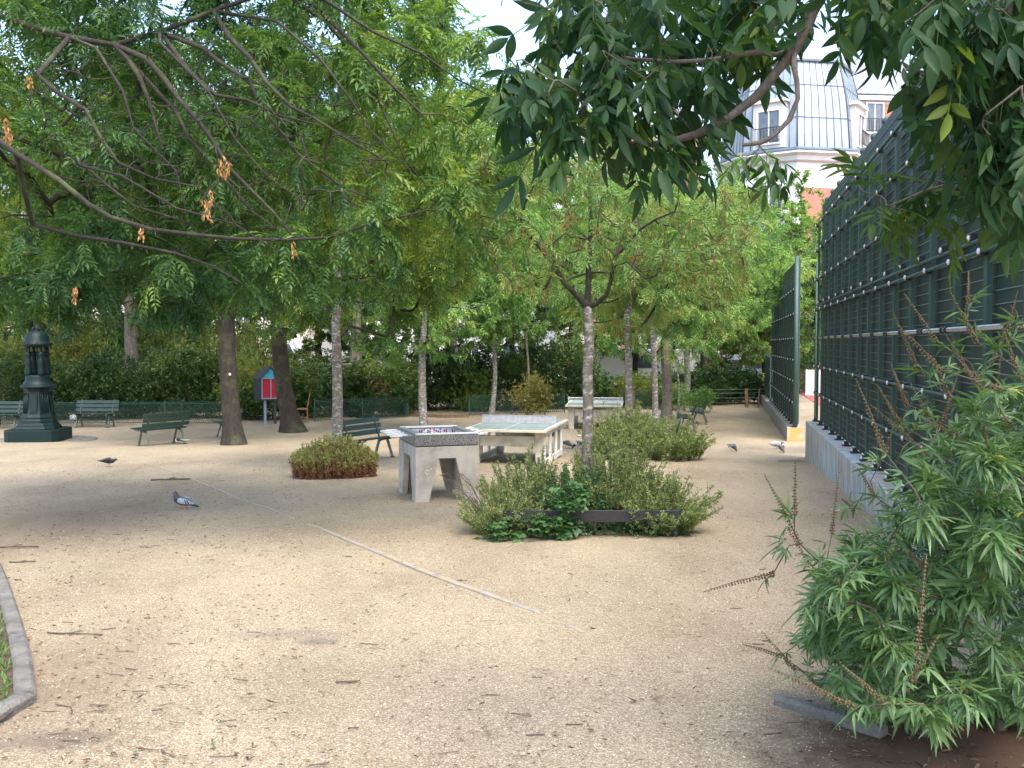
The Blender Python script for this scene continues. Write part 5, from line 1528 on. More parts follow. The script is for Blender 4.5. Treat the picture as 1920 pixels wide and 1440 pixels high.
# ---- hedges and shrubs behind the knee fence
hb = []
kinds = [('leaf_hedge', T_broad, 1.0, (0, .7), 'dense dark green shrub'), ('leaf_hedge', T_broad, .9, (.3, 1), 'mid green shrub'),
         ('leaf_hedge_light', T_broad, .85, (0, .8), 'yellow green shrub'), ('leaf_turning', T_broad, .8, (.3, 1), 'rust tinged shrub')]
gH = 'shrubs of the hedge behind the knee fences'
for m_, tt, sc, tn, lb in kinds:
    hb.append(leafy('shrub', lb, 'shrub', (0, -200, 0), (0, 0, .95), (1.35, .95, 1.05), 1300, tt, MT[m_], R, sc * .9, tn, gH, 8, 16))
places = [  # kind, u, Y, height factor, label
    (1, 10, 33.0, 1.15, 'shrub behind the bench cut by the left edge'), (2, 20, 36.0, 1.6, 'tall yellow green shrub behind the fountain'), (0, 88, 33.4, 1.0, 'dark shrub right behind the fountain pedestal'),
    (2, 125, 36.5, 1.75, 'tall pale shrub right of the fountain roof'), (1, 160, 33.6, 1.05, 'green shrub behind the bench facing the path'), (0, 215, 33.2, 1.2, 'dark shrub at the right end of the bench facing the path'),
    (3, 200, 37.0, 1.7, 'rust tinged tall shrub left of the split trunk'), (0, 275, 34.2, 1.25, 'broad dark shrub right of the split trunk'), (2, 300, 37.5, 1.75, 'light shrub high behind the split trunk'),
    (1, 330, 33.4, 1.3, 'green shrub behind the bench with the magpie'), (1, 385, 34.0, 1.35, 'green shrub left of the thick dark trunk'), (2, 400, 37.0, 1.65, 'yellowish shrub showing left of the thick dark trunk'),
    (3, 462, 33.6, 1.35, 'rust coloured shrub between the thick trunk and the book box'), (2, 475, 36.6, 1.6, 'yellow shrub just above left of the book box'), (0, 510, 33.2, .9, 'dark shrub under the book box'),
    (1, 590, 33.6, 1.0, 'green shrub right of the wooden chair'), (0, 610, 36.4, 1.05, 'dark shrub behind the slim pale tree'), (0, 650, 34.6, .95, 'dark shrub in front of the leaning brown trunk'),
    (1, 700, 34.4, 1.05, 'leafy shrub covering the front of the timber shed'), (1, 745, 35.2, 1.0, 'drooping shrub at the corner of the wire fence'), (0, 800, 38.0, 1.35, 'dark shrub right of the timber shed'),
    (0, 855, 38.5, 1.4, 'dark shrub in front of the brown trunk'), (3, 880, 37.4, 1.05, 'reddish shrub beside the thin young tree'), (0, 910, 39.0, 1.4, 'dark shrub behind the thin young tree'),
    (1, 945, 37.6, 1.2, 'green shrub left of the yellow bush'), (0, 1010, 39.0, 1.5, 'tall dark shrub behind the yellow bush'), (1, 1045, 38.4, 1.35, 'green shrub above the far table tennis table'),
    (0, 1080, 40.5, .95, 'dark shrub directly behind the forked trunk'), (0, 1135, 40.5, .72, 'dark shrub between the forked trunk and the mossy trunk'), (0, 1190, 41.0, .68, 'dark shrub behind the mossy trunk'),
    (2, 1205, 39.0, .75, 'small pale shrub between the slender trunks'), (0, 1240, 42.0, .68, 'dark shrub behind the broad grey brown trunk'), (3, 1290, 43.5, .85, 'brownish shrub behind the pale trunked tree'),
    (0, 1330, 42.0, .82, 'dark shrub at the start of the post and wire fence'), (0, 1372, 42.0, .80, 'dark shrub in the middle of the post and wire fence'), (1, 1345, 45.5, .95, 'bright topped shrub at the far end of the path'),
    (0, 1415, 42.0, .75, 'dark shrub beside the end of the court fence'), (3, 1400, 45.0, .78, 'rusty shrub below the pale blue van')]
for (k, u, Y, h, lb) in places:
    q = tb(u, Y)
    dup(hb[k], q, R.uniform(0, 6.3), lb, gH, (R.uniform(.95, 1.2) * (1.15 if Y > 38 else 1), 1.1, h * R.uniform(.92, 1.05)))
hb0 = hb
for i in range(15):
    u = -60 + i * 52; dup(hb0[(2, 1, 3, 2, 1)[i % 5]], tb(u, 40.5 + (i % 3)), i * 1.7, 'tall loose shrub deep in the hedge, %s' % ('behind the left edge', 'behind the first bench', 'over the fountain', 'right of the fountain roof', 'above the bench facing the path', 'left of the split trunk', 'right behind the split trunk', 'high above the magpie bench', 'just left of the thick dark trunk', 'right of the thick dark trunk', 'above the book box', 'behind the stout leaning tree', 'above the wooden chair', 'behind the slim pale tree', 'left of the timber shed')[i], gH, (1.5, 1.1, 1.95 if i < 10 else 1.15))
hb0_keep = dup(hb0[1], tb(1350, 47.0), 2.0, 'leafy shrub closing the far right end of the hedge', gH, (1.2, 1, 1.1))
for o in hb0:
    for c in list(o.children): bpy.data.objects.remove(c)
    bpy.data.objects.remove(o)
dup(hb0_keep, tb(1512, 50.0), .4, 'green shrub seen through the gap between the two court fences', gH, (.8, .6, 1.5))
leafy('yellow_bush', 'yellow and rust coloured bush round the staked sapling', 'shrub', tb(988, 34.2), (0, 0, .75), (1.0, .7, .85), 900, [cluster(R, 6, .07, .045, .1) for _ in range(4)], MT['leaf_yellow'], R, .9)
leafy('low_bush', 'bright green low bush behind the end-on benches', 'shrub', tb(1310, 36.5), (0, 0, .42), (.75, .5, .5), 420, [cluster(R, 6, .07, .045, .1) for _ in range(4)], MT['leaf_bright'], R, .9)
leafy('low_bush', 'small light bush at the foot of the pale trunked tree', 'shrub', tb(1262, 37.5), (0, 0, .5), (.8, .5, .55), 420, [cluster(R, 6, .07, .045, .1) for _ in range(4)], MT['leaf_bright'], R, .9)
leafy('low_plant', 'sparse green plants round the pale tree behind the table football', 'plant', tb(800, 25.2), (0, 0, .16), (.95, .5, .22), 420, [cluster(R, 6, .035, .022, .08) for _ in range(4)], MT['leaf_planter'], R, 1.0, (0, .6))

# ---- the round reddish bush (upright stems, green tips)
def stemmed(name, label, cat, base, rx, ry, h, n, leaf_t, mat, rng, per=20, sc=1.0, lean=.55, spike=None, tone_by_h=True, hvar=.3, smat='twig', sr=.003, frac=.15, flat=2.0):
    t = thing(name, label, cat, base)
    w = Wood(); pos = []; dr = []; tn = []
    for i in range(n):
        a = rng.uniform(0, 6.283); q = math.sqrt(rng.random())
        x0, y0 = rx * .8 * q * math.cos(a), ry * .8 * q * math.sin(a)
        hh = h * (1 - .45 * q ** flat) * rng.uniform(1 - hvar, 1 + hvar * .35)
        ox, oy = lean * hh * q * math.cos(a) + rng.normal(0, .06 * h), lean * hh * q * math.sin(a) + rng.normal(0, .06 * h)
        pts = []
        for k in range(6):
            s = k / 5
            pts.append((x0 + ox * s ** 1.4, y0 + oy * s ** 1.4, -.02 + hh * (s - .12 * q * s * s)))
        w.path(pts)
        P_ = np.array(pts)
        for j in range(per):
            s = rng.uniform(frac, 1) * 5; m = min(int(s), 4); f = s - m
            p = P_[m] * (1 - f) + P_[m + 1] * f; d = P_[m + 1] - P_[m]; d = d / np.linalg.norm(d)
            pos.append(p + rng.normal(0, .006, 3)); dr.append(d * .5 + rng.normal(0, .6, 3)); tn.append(np.clip((s / 5 * 1.15 - .2 if tone_by_h else .5) + rng.normal(0, .2), 0, 1))
    w_me = w.mesh('stems', MT[smat], sr, .4, .02, sides=4)
    link('stems', w_me, t)
    v, f, o = scatter(rng, leaf_t, np.array(pos), np.array(dr), sc, np.array(tn))
    l = link('leaves', mesh_np('leaves', v, f, o, mat), t); tag(l, kind='stuff')
    return t, w
stemmed('sedum_bush', 'round bush of upright reddish stems with green tips round the slim pale trunk', 'shrub', tb(626, 16.0), .86, .62, .72, 620,
        [cluster(R, 4, .030, .016, .035) for _ in range(4)], MT['leaf_sedum'], R, 28, 1.0, .10, hvar=.22, frac=.06)

# ---- planted bed round the forked tree
def bed(cx, cy, parts_):
    for (name, label, cat, dx, dy, rx, ry, h, n, tt, mt, per, sc, lean) in parts_:
        stemmed(name, label, cat, GX(cx + dx, cy + dy), rx, ry, h, n, tt, MT[mt], R, per, sc, lean, tone_by_h=False, hvar=.55, frac=.22)
T_small = [cluster(R, 5, .017, .0105, .028) for _ in range(6)]
T_small2 = [cluster(R, 5, .024, .014, .035) for _ in range(6)]
bed(.76, 10.5, [
    ('planter_shrub', 'tall yellowish fine leaved shrub right of the forked trunk in the near bed', 'shrub', .38, -.02, .50, .5, 1.02, 330, T_small, 'leaf_planter', 60, 1.15, .36),
    ('planter_shrub', 'loose straw coloured shrub left of the forked trunk, near the table football', 'shrub', -.56, .1, .42, .45, .84, 250, T_small, 'leaf_planter', 54, 1.15, .38),
    ('planter_shrub', 'green leafy shrub in front of the forked trunk', 'shrub', -.10, -.35, .30, .25, .74, 110, T_small2, 'leaf_bramble', 34, 1.1, .5),
    ('planter_shrub', 'low pale shrub spilling over the right end of the black boards', 'shrub', .84, -.34, .30, .42, .62, 210, T_small, 'leaf_planter', 46, 1.15, .95),
    ('planter_shrub', 'low dry shrub spilling over the left end of the black boards', 'shrub', -.88, -.50, .28, .3, .56, 170, T_small, 'leaf_planter', 36, 1.1, .9)])
bed(2.5, 19.7, [
    ('planter_shrub', 'bright yellow green shrub at the foot of the mossy trunk', 'shrub', -.25, .0, .65, .6, 1.12, 230, T_small2, 'leaf_planter', 40, 1.3, .45),
    ('planter_shrub', 'greyish green shrub round the half buried bench', 'shrub', .80, -.2, .65, .6, .86, 210, T_small2, 'leaf_planter', 38, 1.3, .6),
    ('planter_shrub', 'tall pale grassy shrub behind the half buried bench', 'shrub', .5, 3.4, .8, .9, .9, 200, T_small2, 'leaf_planter', 34, 1.4, .5)])
# dead seed stalks leaning out on the left of the near bed
st = thing('dry_stalks', 'thin dry seed stalks leaning out over the gravel beside the table football', 'plant', GX(-.22, 10.2))
for i in range(16):
    a = rad(R.uniform(130, 235)); L_ = R.uniform(.35, .75); q = [(k / 6 * L_ * math.cos(a) * .8, k / 6 * L_ * math.sin(a) * .5, L_ * .9 * math.sin(k / 6 * 1.5) * R.uniform(.9, 1.05)) for k in range(7)]
    mb = MB().tube(q, .0022, 4)
    for k in range(14):
        s = R.uniform(.3, 1) * 5.99; m = int(s); pp = Vector(q[m]).lerp(Vector(q[m + 1]), s - m)
        mb.lathe([(0, -.006), (.006, 0), (0, .007)], 4, pp)
    part('stalk', mb, MT['twig'], st)
# bramble trailing over the front
T_br = []
for _ in range(5):
    o_ = []
    for a_ in (-62, 0, 62):
        v_, t_ = leaflet(.062, .044, 4, .15, .12); o_.append((v_ @ rotz(rad(a_)).T + np.array((0, .02, 0)), t_, R.uniform(-.08, .08)))
    T_br.append(join(o_))
br_me = [mesh_np('leaf', v, f, np.clip(o + R.uniform(.2, .8), 0, 1), MT['leaf_bramble']) for (v, f, o) in T_br]
def bramble(label, base, spots, n, rng):
    t = thing('bramble', label, 'plant', base)
    w = Wood(); w.path([(0, 0, 0), (0, 0, .03)])
    tips = [np.array(P(u, v, Y) - Vector(base)) for u, v, Y in spots]
    gp = w.grow(tips, rng, step=.08, sag=.25, wob=.05)
    link('canes', w.mesh('canes', MT['twig'], .003, .3, .008), t)
    for i in range(n):
        ids = gp[rng.integers(0, len(gp))]; k = rng.integers(1, len(ids)); p_ = Vector(w.pos[ids[k]]) + Vector(rng.normal(0, .02, 3))
        d = Vector(rng.normal(0, .5, 3)) + Vector((0, -.55, -.12)); q = d.to_track_quat('Y', 'Z')
        o = link('leaf', br_me[i % 5], t, p_); o.rotation_mode = 'QUATERNION'; o.rotation_quaternion = q; o.scale = (rng.uniform(.8, 1.35),) * 3
sp_ = []
for _ in range(46):
    u = R.uniform(895, 1080); sp_.append((u, R.uniform(975, 1010) - (12 if u > 1010 else 0), R.uniform(9.45, 9.8)))
for _ in range(16): sp_.append((R.uniform(1040, 1095), R.uniform(905, 1000), R.uniform(9.5, 9.66)))
bramble('trailing dark green bramble hanging over the black boards at the front left of the bed', GX(.20, 9.75), sp_, 285, R)
leafy('ground_plant', 'dark leafy weeds filling the shade under the black boards', 'plant', GX(.85, 9.85), (0, 0, .08), (.95, .25, .15), 620, T_small2, MT['leaf_bramble'], R, 1.1, (0, .5))
leafy('ground_plant', 'low leafy weeds at the foot of the boards on the right', 'plant', GX(1.45, 9.8), (0, 0, .10), (.35, .25, .16), 160, T_small2, MT['leaf_planter'], R, 1.1, (0, .5))
leafy('ground_plant', 'low dark weeds under the middle of the boards', 'plant', GX(.95, 9.95), (0, 0, .07), (.55, .2, .10), 180, T_small2, MT['leaf_bramble'], R, 1.0, (0, .5))

# ---- the forked tree (drawn limb by limb)
def forked():
    Y0 = 10.5; base = tb(1103, Y0)
    t = thing('tree', 'forked slim tree with brown seed clusters rising from the near planted bed', 'tree', base)
    w = Wood()
    def L(pts, start=None, rr=None):
        q = [np.array(P(u, v, Y0 + dy) - base) for u, v, dy in pts]
        ids = w.path(q, start)
        if rr:
            new = ids[1:] if start is not None else ids
            for i, k in enumerate(new): w.fix[k] = rr[0] + (rr[1] - rr[0]) * i / max(1, len(new) - 1)
        return ids
    tr = L([(1102, 1000, 0), (1103, 960, 0), (1104, 900, 0), (1101, 840, 0), (1103, 770, 0), (1102, 700, 0), (1105, 640, 0), (1103, 592, 0), (1101, 575, 0)], None, (.066, .052))
    f0 = tr[-1]
    l1 = L([(1082, 555, -.05), (1058, 530, -.1), (1030, 485, -.2), (1002, 450, -.25), (975, 420, -.3), (958, 390, -.3), (945, 350, -.3), (920, 318, -.3)], f0, (.034, .012))
    ld = L([(1103, 540, .0), (1104, 500, .05), (1107, 450, .05), (1108, 400, .1), (1105, 350, .1), (1102, 290, .1), (1100, 220, .1), (1098, 140, .1)], f0, (.034, .012))
    r1 = L([(1118, 570, -.05), (1138, 552, -.1), (1147, 520, -.15), (1152, 485, -.15), (1175, 458, -.2), (1200, 430, -.3), (1228, 412, -.3), (1262, 398, -.4)], f0, (.026, .009))
    L([(1168, 440, -.1), (1145, 415, 0), (1120, 395, .1)], r1[4], (.012, .006))
    L([(1075, 520, .1), (1110, 510, .3), (1160, 512, .5), (1240, 505, .6), (1300, 512, .6), (1345, 505, .6)], l1[2], (.014, .006))
    L([(1056, 500, .1), (1055, 478, .2), (1100, 465, .3)], l1[3], (.012, .006))
    L([(985, 380, -.4), (1000, 350, -.5), (1020, 345, -.5), (1060, 385, -.4)], l1[5], (.011, .006))
    L([(930, 410, -.5), (905, 405, -.6), (880, 420, -.6)], l1[6], (.010, .005))
    L([(1190, 380, .2), (1240, 345, .3), (1300, 320, .4)], r1[6], (.010, .005))
    L([(1235, 420, .0), (1300, 430, .1), (1345, 448, .2)], r1[7], (.010, .005))
    L([(1130, 440, .5), (1180, 470, .8), (1260, 530, 1.0), (1330, 560, 1.2)], ld[3], (.011, .005))
    L([(1080, 430, .5), (1040, 400, .8), (1010, 330, .9)], ld[3], (.010, .005))
    L([(1140, 340, .5), (1200, 300, .6)], ld[5], (.010, .005))
    L([(1060, 300, .5), (1010, 250, .6)], ld[6], (.010, .005))
    poly = [(900, 250), (1320, 240), (1450, 330), (1440, 440), (1390, 520), (1350, 560), (1230, 545), (1150, 470), (1080, 500), (1010, 560), (930, 510), (890, 420)]
    A = poly_pts(R, poly, 260, Y0 - 1.3, Y0 + 2.2) - np.array(base)
    gp = w.grow(A, R, step=.14, lo=len(tr) - 1, sag=.06, wob=.06)
    link('trunk', w.mesh('trunk', MT['bark_pale'], .0042, .42, .05, sides=14, only='trunk'), t); link('branches', w.mesh('branches', MT['bark_limb'], .0036, .42, .05, sides=8, only='limbs'), t)
    pos, dr = leaf_spots(R, w, gp, 6, .4, .5)
    v, f, tn = scatter(R, [compound(R, 4, .058, .017, .16, .5, 1) for _ in range(6)], pos, dr, 1.0, tone_of(R, pos, 0, .75))
    tag(link('crown', mesh_np('crown', v, f, tn, MT['leaf_turning']), t), kind='stuff')
    ix = R.integers(0, len(pos), 620)
    v, f, tn = scatter(R, T_key, pos[ix], np.tile((0, 0, -1.), (620, 1)) + R.normal(0, .2, (620, 3)), 1.15, R.uniform(0, 1, 620))
    tag(link('seed_clusters', mesh_np('seed_clusters', v, f, tn, MT['keys']), t), kind='stuff')
forked()

# ---- the big tree reaching in from the left -------------------------------
def left_tree():
    base = GX(-7.4, 8.6)
    t = thing('tree', 'large tree reaching in from the left with many dark drooping branches', 'tree', base)
    w = Wood(); B = np.array(base)
    tr = w.path([(0, 0, -.1), (.02, 0, .6), (.05, 0, 1.4), (.1, 0, 2.2), (.15, 0, 3.0), (.25, 0, 3.8), (.4, 0, 4.6), (.5, .1, 5.4), (.6, .1, 6.2)])
    for i, k in enumerate(tr): w.fix[k] = .26 - .02 * i
    def L(pts, start, rr):
        q = [np.array(P(u, v, y)) - B for u, v, y in pts]
        ids = w.path(q, start); new = ids[1:]
        for i, k in enumerate(new): w.fix[k] = rr[0] + (rr[1] - rr[0]) * i / max(1, len(new) - 1)
        return ids
    a = L([(-160, 200, 8.4), (-40, 235, 8.2), (30, 287, 8.1), (110, 337, 8.0), (167, 383, 8.0), (207, 407, 8.0), (283, 430, 8.0), (367, 440, 8.1), (450, 448, 8.2), (533, 450, 8.3), (620, 445, 8.5), (700, 418, 8.7), (800, 395, 9.0)], tr[4], (.026, .009))
    b_ = L([(30, 258, 8.5), (67, 273, 8.5), (150, 303, 8.5), (200, 347, 8.4), (253, 387, 8.4), (333, 410, 8.4)], a[2], (.019, .007))
    m = L([(-200, -60, 8.8), (-60, 10, 8.7), (60, 50, 8.6), (130, 70, 8.5), (215, 84, 8.5), (300, 60, 8.6), (400, 20, 8.8), (520, -20, 9.0), (640, -30, 9.2)], tr[6], (.032, .016))
    L([(240, 110, 8.4), (262, 145, 8.3), (280, 190, 8.3), (292, 235, 8.3), (305, 280, 8.3)], m[5], (.024, .008))
    L([(275, 110, 8.3), (310, 150, 8.3), (335, 185, 8.2), (370, 225, 8.2), (400, 265, 8.2), (430, 315, 8.1), (480, 365, 8.1), (515, 400, 8.1), (545, 440, 8.2)], m[5], (.026, .009))
    L([(380, 90, 8.4), (410, 115, 8.3), (467, 152, 8.3), (490, 200, 8.3), (520, 240, 8.4), (560, 290, 8.5), (640, 350, 8.6), (700, 375, 8.8)], m[6], (.022, .008))
    L([(430, 70, 8.2), (470, 110, 8.2), (500, 155, 8.1), (545, 200, 8.1), (590, 222, 8.2), (650, 260, 8.3), (720, 300, 8.4)], m[7], (.022, .008))
    L([(360, 140, 8.2), (405, 178, 8.1), (470, 190, 8.1), (520, 215, 8.2), (600, 235, 8.3)], m[6], (.018, .007))
    L([(590, 10, 8.6), (632, 52, 8.5), (680, 100, 8.5), (735, 160, 8.5), (790, 213, 8.6), (830, 215, 8.7)], m[8], (.022, .008))
    L([(610, 40, 9.0), (645, 80, 9.0), (690, 130, 9.0), (715, 200, 9.0), (760, 300, 9.1), (800, 350, 9.2)], m[8], (.018, .006))
    L([(20, 310, 9.0), (60, 282, 9.0), (118, 235, 9.0), (160, 190, 9.2)], a[2], (.022, .009))
    L([(60, 420, 8.8), (150, 443, 8.7), (230, 455, 8.6), (330, 475, 8.6), (400, 500, 8.7), (450, 530, 8.8)], a[3], (.022, .008))
    L([(610, 0, 8.4), (700, 60, 8.4), (790, 100, 8.5), (860, 150, 8.6), (920, 180, 8.8)], m[8], (.016, .006))
    L([(520, 40, 8.3), (600, 110, 8.2), (660, 190, 8.2), (690, 240, 8.2), (770, 320, 8.4)], m[7], (.014, .005))
    L([(180, 90, 8.1), (230, 170, 8.0), (250, 240, 8.0), (330, 320, 8.0), (350, 400, 8.1)], m[4], (.014, .005))
    L([(300, 80, 8.0), (390, 170, 7.9), (440, 260, 7.9), (500, 330, 8.0), (600, 400, 8.1)], m[6], (.014, .005))
    L([(150, 310, 8.2), (230, 330, 8.1), (330, 390, 8.0), (440, 420, 8.0), (520, 470, 8.1)], b_[3], (.012, .005))
    L([(70, 140, 8.0), (110, 175, 8.0), (160, 205, 8.0), (190, 260, 8.0), (222, 305, 8.0), (290, 335, 8.1), (370, 350, 8.2)], m[4], (.020, .007))
    L([(330, 210, 8.6), (355, 260, 8.6), (400, 310, 8.6), (470, 395, 8.7), (520, 430, 8.8), (560, 480, 9.0)], m[5], (.018, .007))
    n0 = len(tr)
    poly = [(-160, -220), (560, -260), (840, -60), (920, 70), (1010, 150), (990, 290), (935, 400), (860, 500), (760, 530), (600, 545), (520, 580), (420, 560), (330, 600), (200, 560), (100, 600), (-160, 600)]
    A = poly_pts(R, poly, 760, lambda u, v: 8.3 + 4.8 * R.random() ** .8, 0) - B
    gp = w.grow(A, R, step=.22, lo=n0, sag=.10, wob=.07)
    # bare twigs in front of the leaves
    A2 = poly_pts(R, [(60, 120), (420, 60), (720, 180), (760, 330), (560, 470), (300, 450), (100, 330)], 460, 7.8, 8.8) - B
    w.grow(A2, R, step=.16, lo=n0, sag=.05, wob=.08)
    up = np.array([(R.uniform(-1.5, 6.5), R.uniform(-3, 5), R.uniform(5.0, 8.0)) for _ in range(150)])
    gu = w.grow(up, R, step=.35, lo=5, sag=.1)
    link('trunk', w.mesh('trunk', MT['bark_limb'], .0038, .42, .22, sides=8), t)
    pos, dr = leaf_spots(R, w, gp, 22, .25, .45)
    pu, du = leaf_spots(R, w, gu, 12, .3, .4)
    # keep the nearest sprays as single leaves
    d = np.linalg.norm(pos + B - np.array((0, 0, 1.6)), axis=1); o = np.argsort(d)
    V = [mesh_np('leaf', v, f, np.clip(tn + tv, 0, 1), MT['leaf_left']) for (v, f, tn), tv in zip(T_fine * 2, np.linspace(.1, .8, 12))]
    for i, k in enumerate(o[:240]):
        q = Vector(dr[k]).to_track_quat('Y', 'Z'); lf = link('leaf', V[i % 12], t, pos[k]); lf.rotation_mode = 'QUATERNION'; lf.rotation_quaternion = q; s = R.uniform(.8, 1.2); lf.scale = (s, s, s)
    rest = np.concatenate([pos[o[240:]], pu]); rd_ = np.concatenate([dr[o[240:]], du])
    tone = tone_of(R, rest, 0, 1.0, 1.6, .14)
    v, f, tn = scatter(R, T_fine, rest, rd_, 1.05, tone)
    tag(link('crown', mesh_np('crown', v, f, tn, MT['leaf_left']), t), kind='stuff')
    tuft = [key_tuft(R, 26, .04, .013, .13) for _ in range(3)]
    tm = [mesh_np('seed_cluster', v, f, np.clip(o_ + .5, 0, 1), MT['orange_keys']) for v, f, o_ in tuft]
    for i, (u, v, s) in enumerate(((412, 290, 1.3), (428, 300, 1.0), (380, 368, 1.4), (395, 352, 1.0), (265, 425, .9), (550, 452, .9), (10, 215, 1.3), (55, 140, .9), (140, 535, 1.0), (15, 235, 1.))):
        k = link('seed_cluster', tm[i % 3], t, P(u, v, 7.75) - base); k.rotation_euler = (rad(-90) + R.uniform(-.2, .2), 0, R.uniform(0, 6)); k.scale = (s,) * 3; k['label'] = 'dry orange tan seed cluster'
left_tree()

# ---- the near ash bough top right -----------------------------------------
def near_tree():
    base = GX(3.3, 2.2)
    t = thing('tree', 'nearest tree whose large dark leaves and grey bough hang in at the top right', 'tree', base)
    B = np.array(base); w = Wood()
    tr = w.path([(0, 0, -.1), (0, 0, .5), (-.03, .02, 1.2), (-.05, .03, 2.0), (-.1, .05, 2.8), (-.2, .1, 3.5), (-.3, .1, 4.2)])
    for i, k in enumerate(tr): w.fix[k] = .12 - .012 * i
    def L(pts, start, rr):
        q = [np.array(P(u, v, y)) - B for u, v, y in pts]
        ids = w.path(q, start); new = ids[1:]
        for i, k in enumerate(new): w.fix[k] = (rr[0] + (rr[1] - rr[0]) * i / max(1, len(new) - 1)) * (1.18 if i % 2 else .95)
        return ids
    m = L([(1700, -260, 2.6), (1580, -120, 2.7), (1545, -40, 2.75), (1532, 0, 2.8), (1512, 50, 2.8), (1490, 92, 2.85), (1460, 130, 2.85), (1420, 180, 2.9), (1370, 218, 2.9), (1310, 250, 2.95), (1250, 268, 3.0), (1200, 272, 3.0), (1150, 266, 3.0), (1100, 250, 3.05)], tr[5], (.020, .007))
    L([(1455, 103, 2.85), (1420, 97, 2.85), (1380, 103, 2.85), (1330, 113, 2.9), (1260, 116, 2.9), (1180, 110, 3.0), (1130, 100, 3.0)], m[6], (.009, .005))
    L([(1488, 125, 2.8), (1494, 150, 2.8), (1496, 185, 2.8), (1480, 225, 2.8), (1450, 255, 2.8), (1425, 268, 2.8), (1392, 272, 2.8)], m[6], (.0085, .006))
    L([(1440, 40, 2.9), (1400, 10, 3.0), (1330, -20, 3.0), (1200, -30, 3.1), (1060, -20, 3.1), (980, 0, 3.1)], m[3], (.012, .006))
    r2 = L([(1900, -200, 2.8), (1900, -60, 2.8), (1890, 20, 2.8), (1870, 90, 2.85), (1860, 190, 2.9)], tr[4], (.016, .008))
    L([(1860, 190, 2.9), (1820, 165, 2.9), (1765, 140, 2.9), (1700, 130, 3.0)], r2[-1], (.007, .004))
    L([(1890, 200, 2.9), (1925, 205, 2.9)], r2[-1], (.007, .005))
    L([(1800, 340, 3.3), (1740, 355, 3.3), (1670, 385, 3.3)], r2[-1], (.006, .003))
    L([(1900, 300, 2.9), (1905, 400, 2.9)], r2[-1], (.007, .004))
    L([(1780, -40, 3.0), (1700, 0, 3.1), (1640, 40, 3.1)], r2[1], (.010, .005))
    n0 = 1
    pa = [(900, -70), (1540, -70), (1530, 10), (1450, 110), (1400, 180), (1290, 235), (1130, 240), (1010, 205), (940, 130), (930, 20)]
    pb = [(1560, -70), (1990, -70), (1990, 330), (1880, 330), (1800, 220), (1740, 120), (1620, 40), (1560, 10)]
    A = np.concatenate([poly_pts(R, pa, 84, 2.8, 3.7), poly_pts(R, pb, 84, 2.7, 3.7)]) - B
    gp = w.grow(A, R, step=.08, lo=len(tr), sag=.06, wob=.05)
    spray = [(1620, 385), (1660, 400), (1705, 370), (1745, 360), (1800, 350), (1850, 380), (1700, 420), (1760, 410), (1650, 420), (1810, 420), (1600, 350), (1880, 410)]
    A3 = np.array([tuple(P(u, v - 25, 3.3 + .3 * R.random())) for u, v in spray]) - B
    gs = w.grow(A3, R, step=.08, lo=len(tr), sag=.05)
    A4 = np.array([tuple(P(u, v, 2.8)) for u, v in ((1415, 285), (1440, 290), (1400, 292), (1460, 300))]) - B
    gd = w.grow(A4, R, step=.04, lo=len(tr), sag=.0)
    up = np.array([(R.uniform(-1.6, 1.6), R.uniform(-3.4, -.9), R.uniform(3.4, 5.4)) for _ in range(50)])
    gu = w.grow(up, R, step=.3, lo=3, sag=.1)
    link('trunk', w.mesh('trunk', MT['bark_near'], .0022, .42, .1, sides=10), t)
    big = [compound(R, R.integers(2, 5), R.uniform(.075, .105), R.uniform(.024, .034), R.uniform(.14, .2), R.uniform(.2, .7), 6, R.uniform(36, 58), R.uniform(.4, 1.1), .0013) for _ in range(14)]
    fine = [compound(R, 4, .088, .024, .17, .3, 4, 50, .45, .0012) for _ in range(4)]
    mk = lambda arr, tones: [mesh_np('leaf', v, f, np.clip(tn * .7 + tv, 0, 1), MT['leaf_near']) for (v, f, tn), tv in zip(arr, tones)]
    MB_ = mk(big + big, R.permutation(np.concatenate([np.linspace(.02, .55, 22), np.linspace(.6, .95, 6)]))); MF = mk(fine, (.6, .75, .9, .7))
    def put(paths, per, meshes, sc, frac, down, cap=999):
        pos, dr = leaf_spots(R, w, paths, per, frac, down); n = 0
        for p_, d in zip(pos, dr):
            if n >= cap: break
            q = Vector(d).to_track_quat('Y', 'Z'); lf = link('leaf', meshes[R.integers(0, len(meshes))], t, p_); lf.rotation_mode = 'QUATERNION'; lf.rotation_quaternion = q
            s = sc * R.uniform(.75, 1.15); lf.scale = (s, s, s); n += 1
        return n
    n = put(gs, 2, MF, 1.0, .5, .3); n += put(gd, 2, [MB_[k] for k in (11, 13, 15)], .62, .8, .6)
    pos, dr = leaf_spots(R, w, gp, 4, .45, 1.0)
    gaps = [[(1425, 300), (1470, 150), (1500, 110), (1575, 95), (1655, 185), (1610, 330), (1500, 420), (1400, 420)], [(900, -40), (1010, -40), (1000, 40), (930, 60)]]
    keep = []
    for i in range(len(pos)):
        d_ = dr[i] / np.linalg.norm(dr[i]); ok = True
        for f_ in (.0, .12, .26):
            u_, v_ = PX(pos[i] + B + d_ * f_)
            if any(in_poly(u_, v_, g_) for g_ in gaps): ok = R.random() < .04
            if not ok: break
        keep.append(ok)
    keep = np.array(keep); pos = pos[keep]; dr = dr[keep]
    o = R.permutation(len(pos)); nn = 290 - n
    for k in o[:nn]:
        q = Vector(dr[k]).to_track_quat('Y', 'Z'); lf = link('leaf', MB_[R.integers(0, 28)], t, pos[k]); lf.rotation_mode = 'QUATERNION'; lf.rotation_quaternion = q; s = R.uniform(.65, 1.15); lf.scale = (s, s, s)
    pu, du = leaf_spots(R, w, gu, 9, .3, .5)
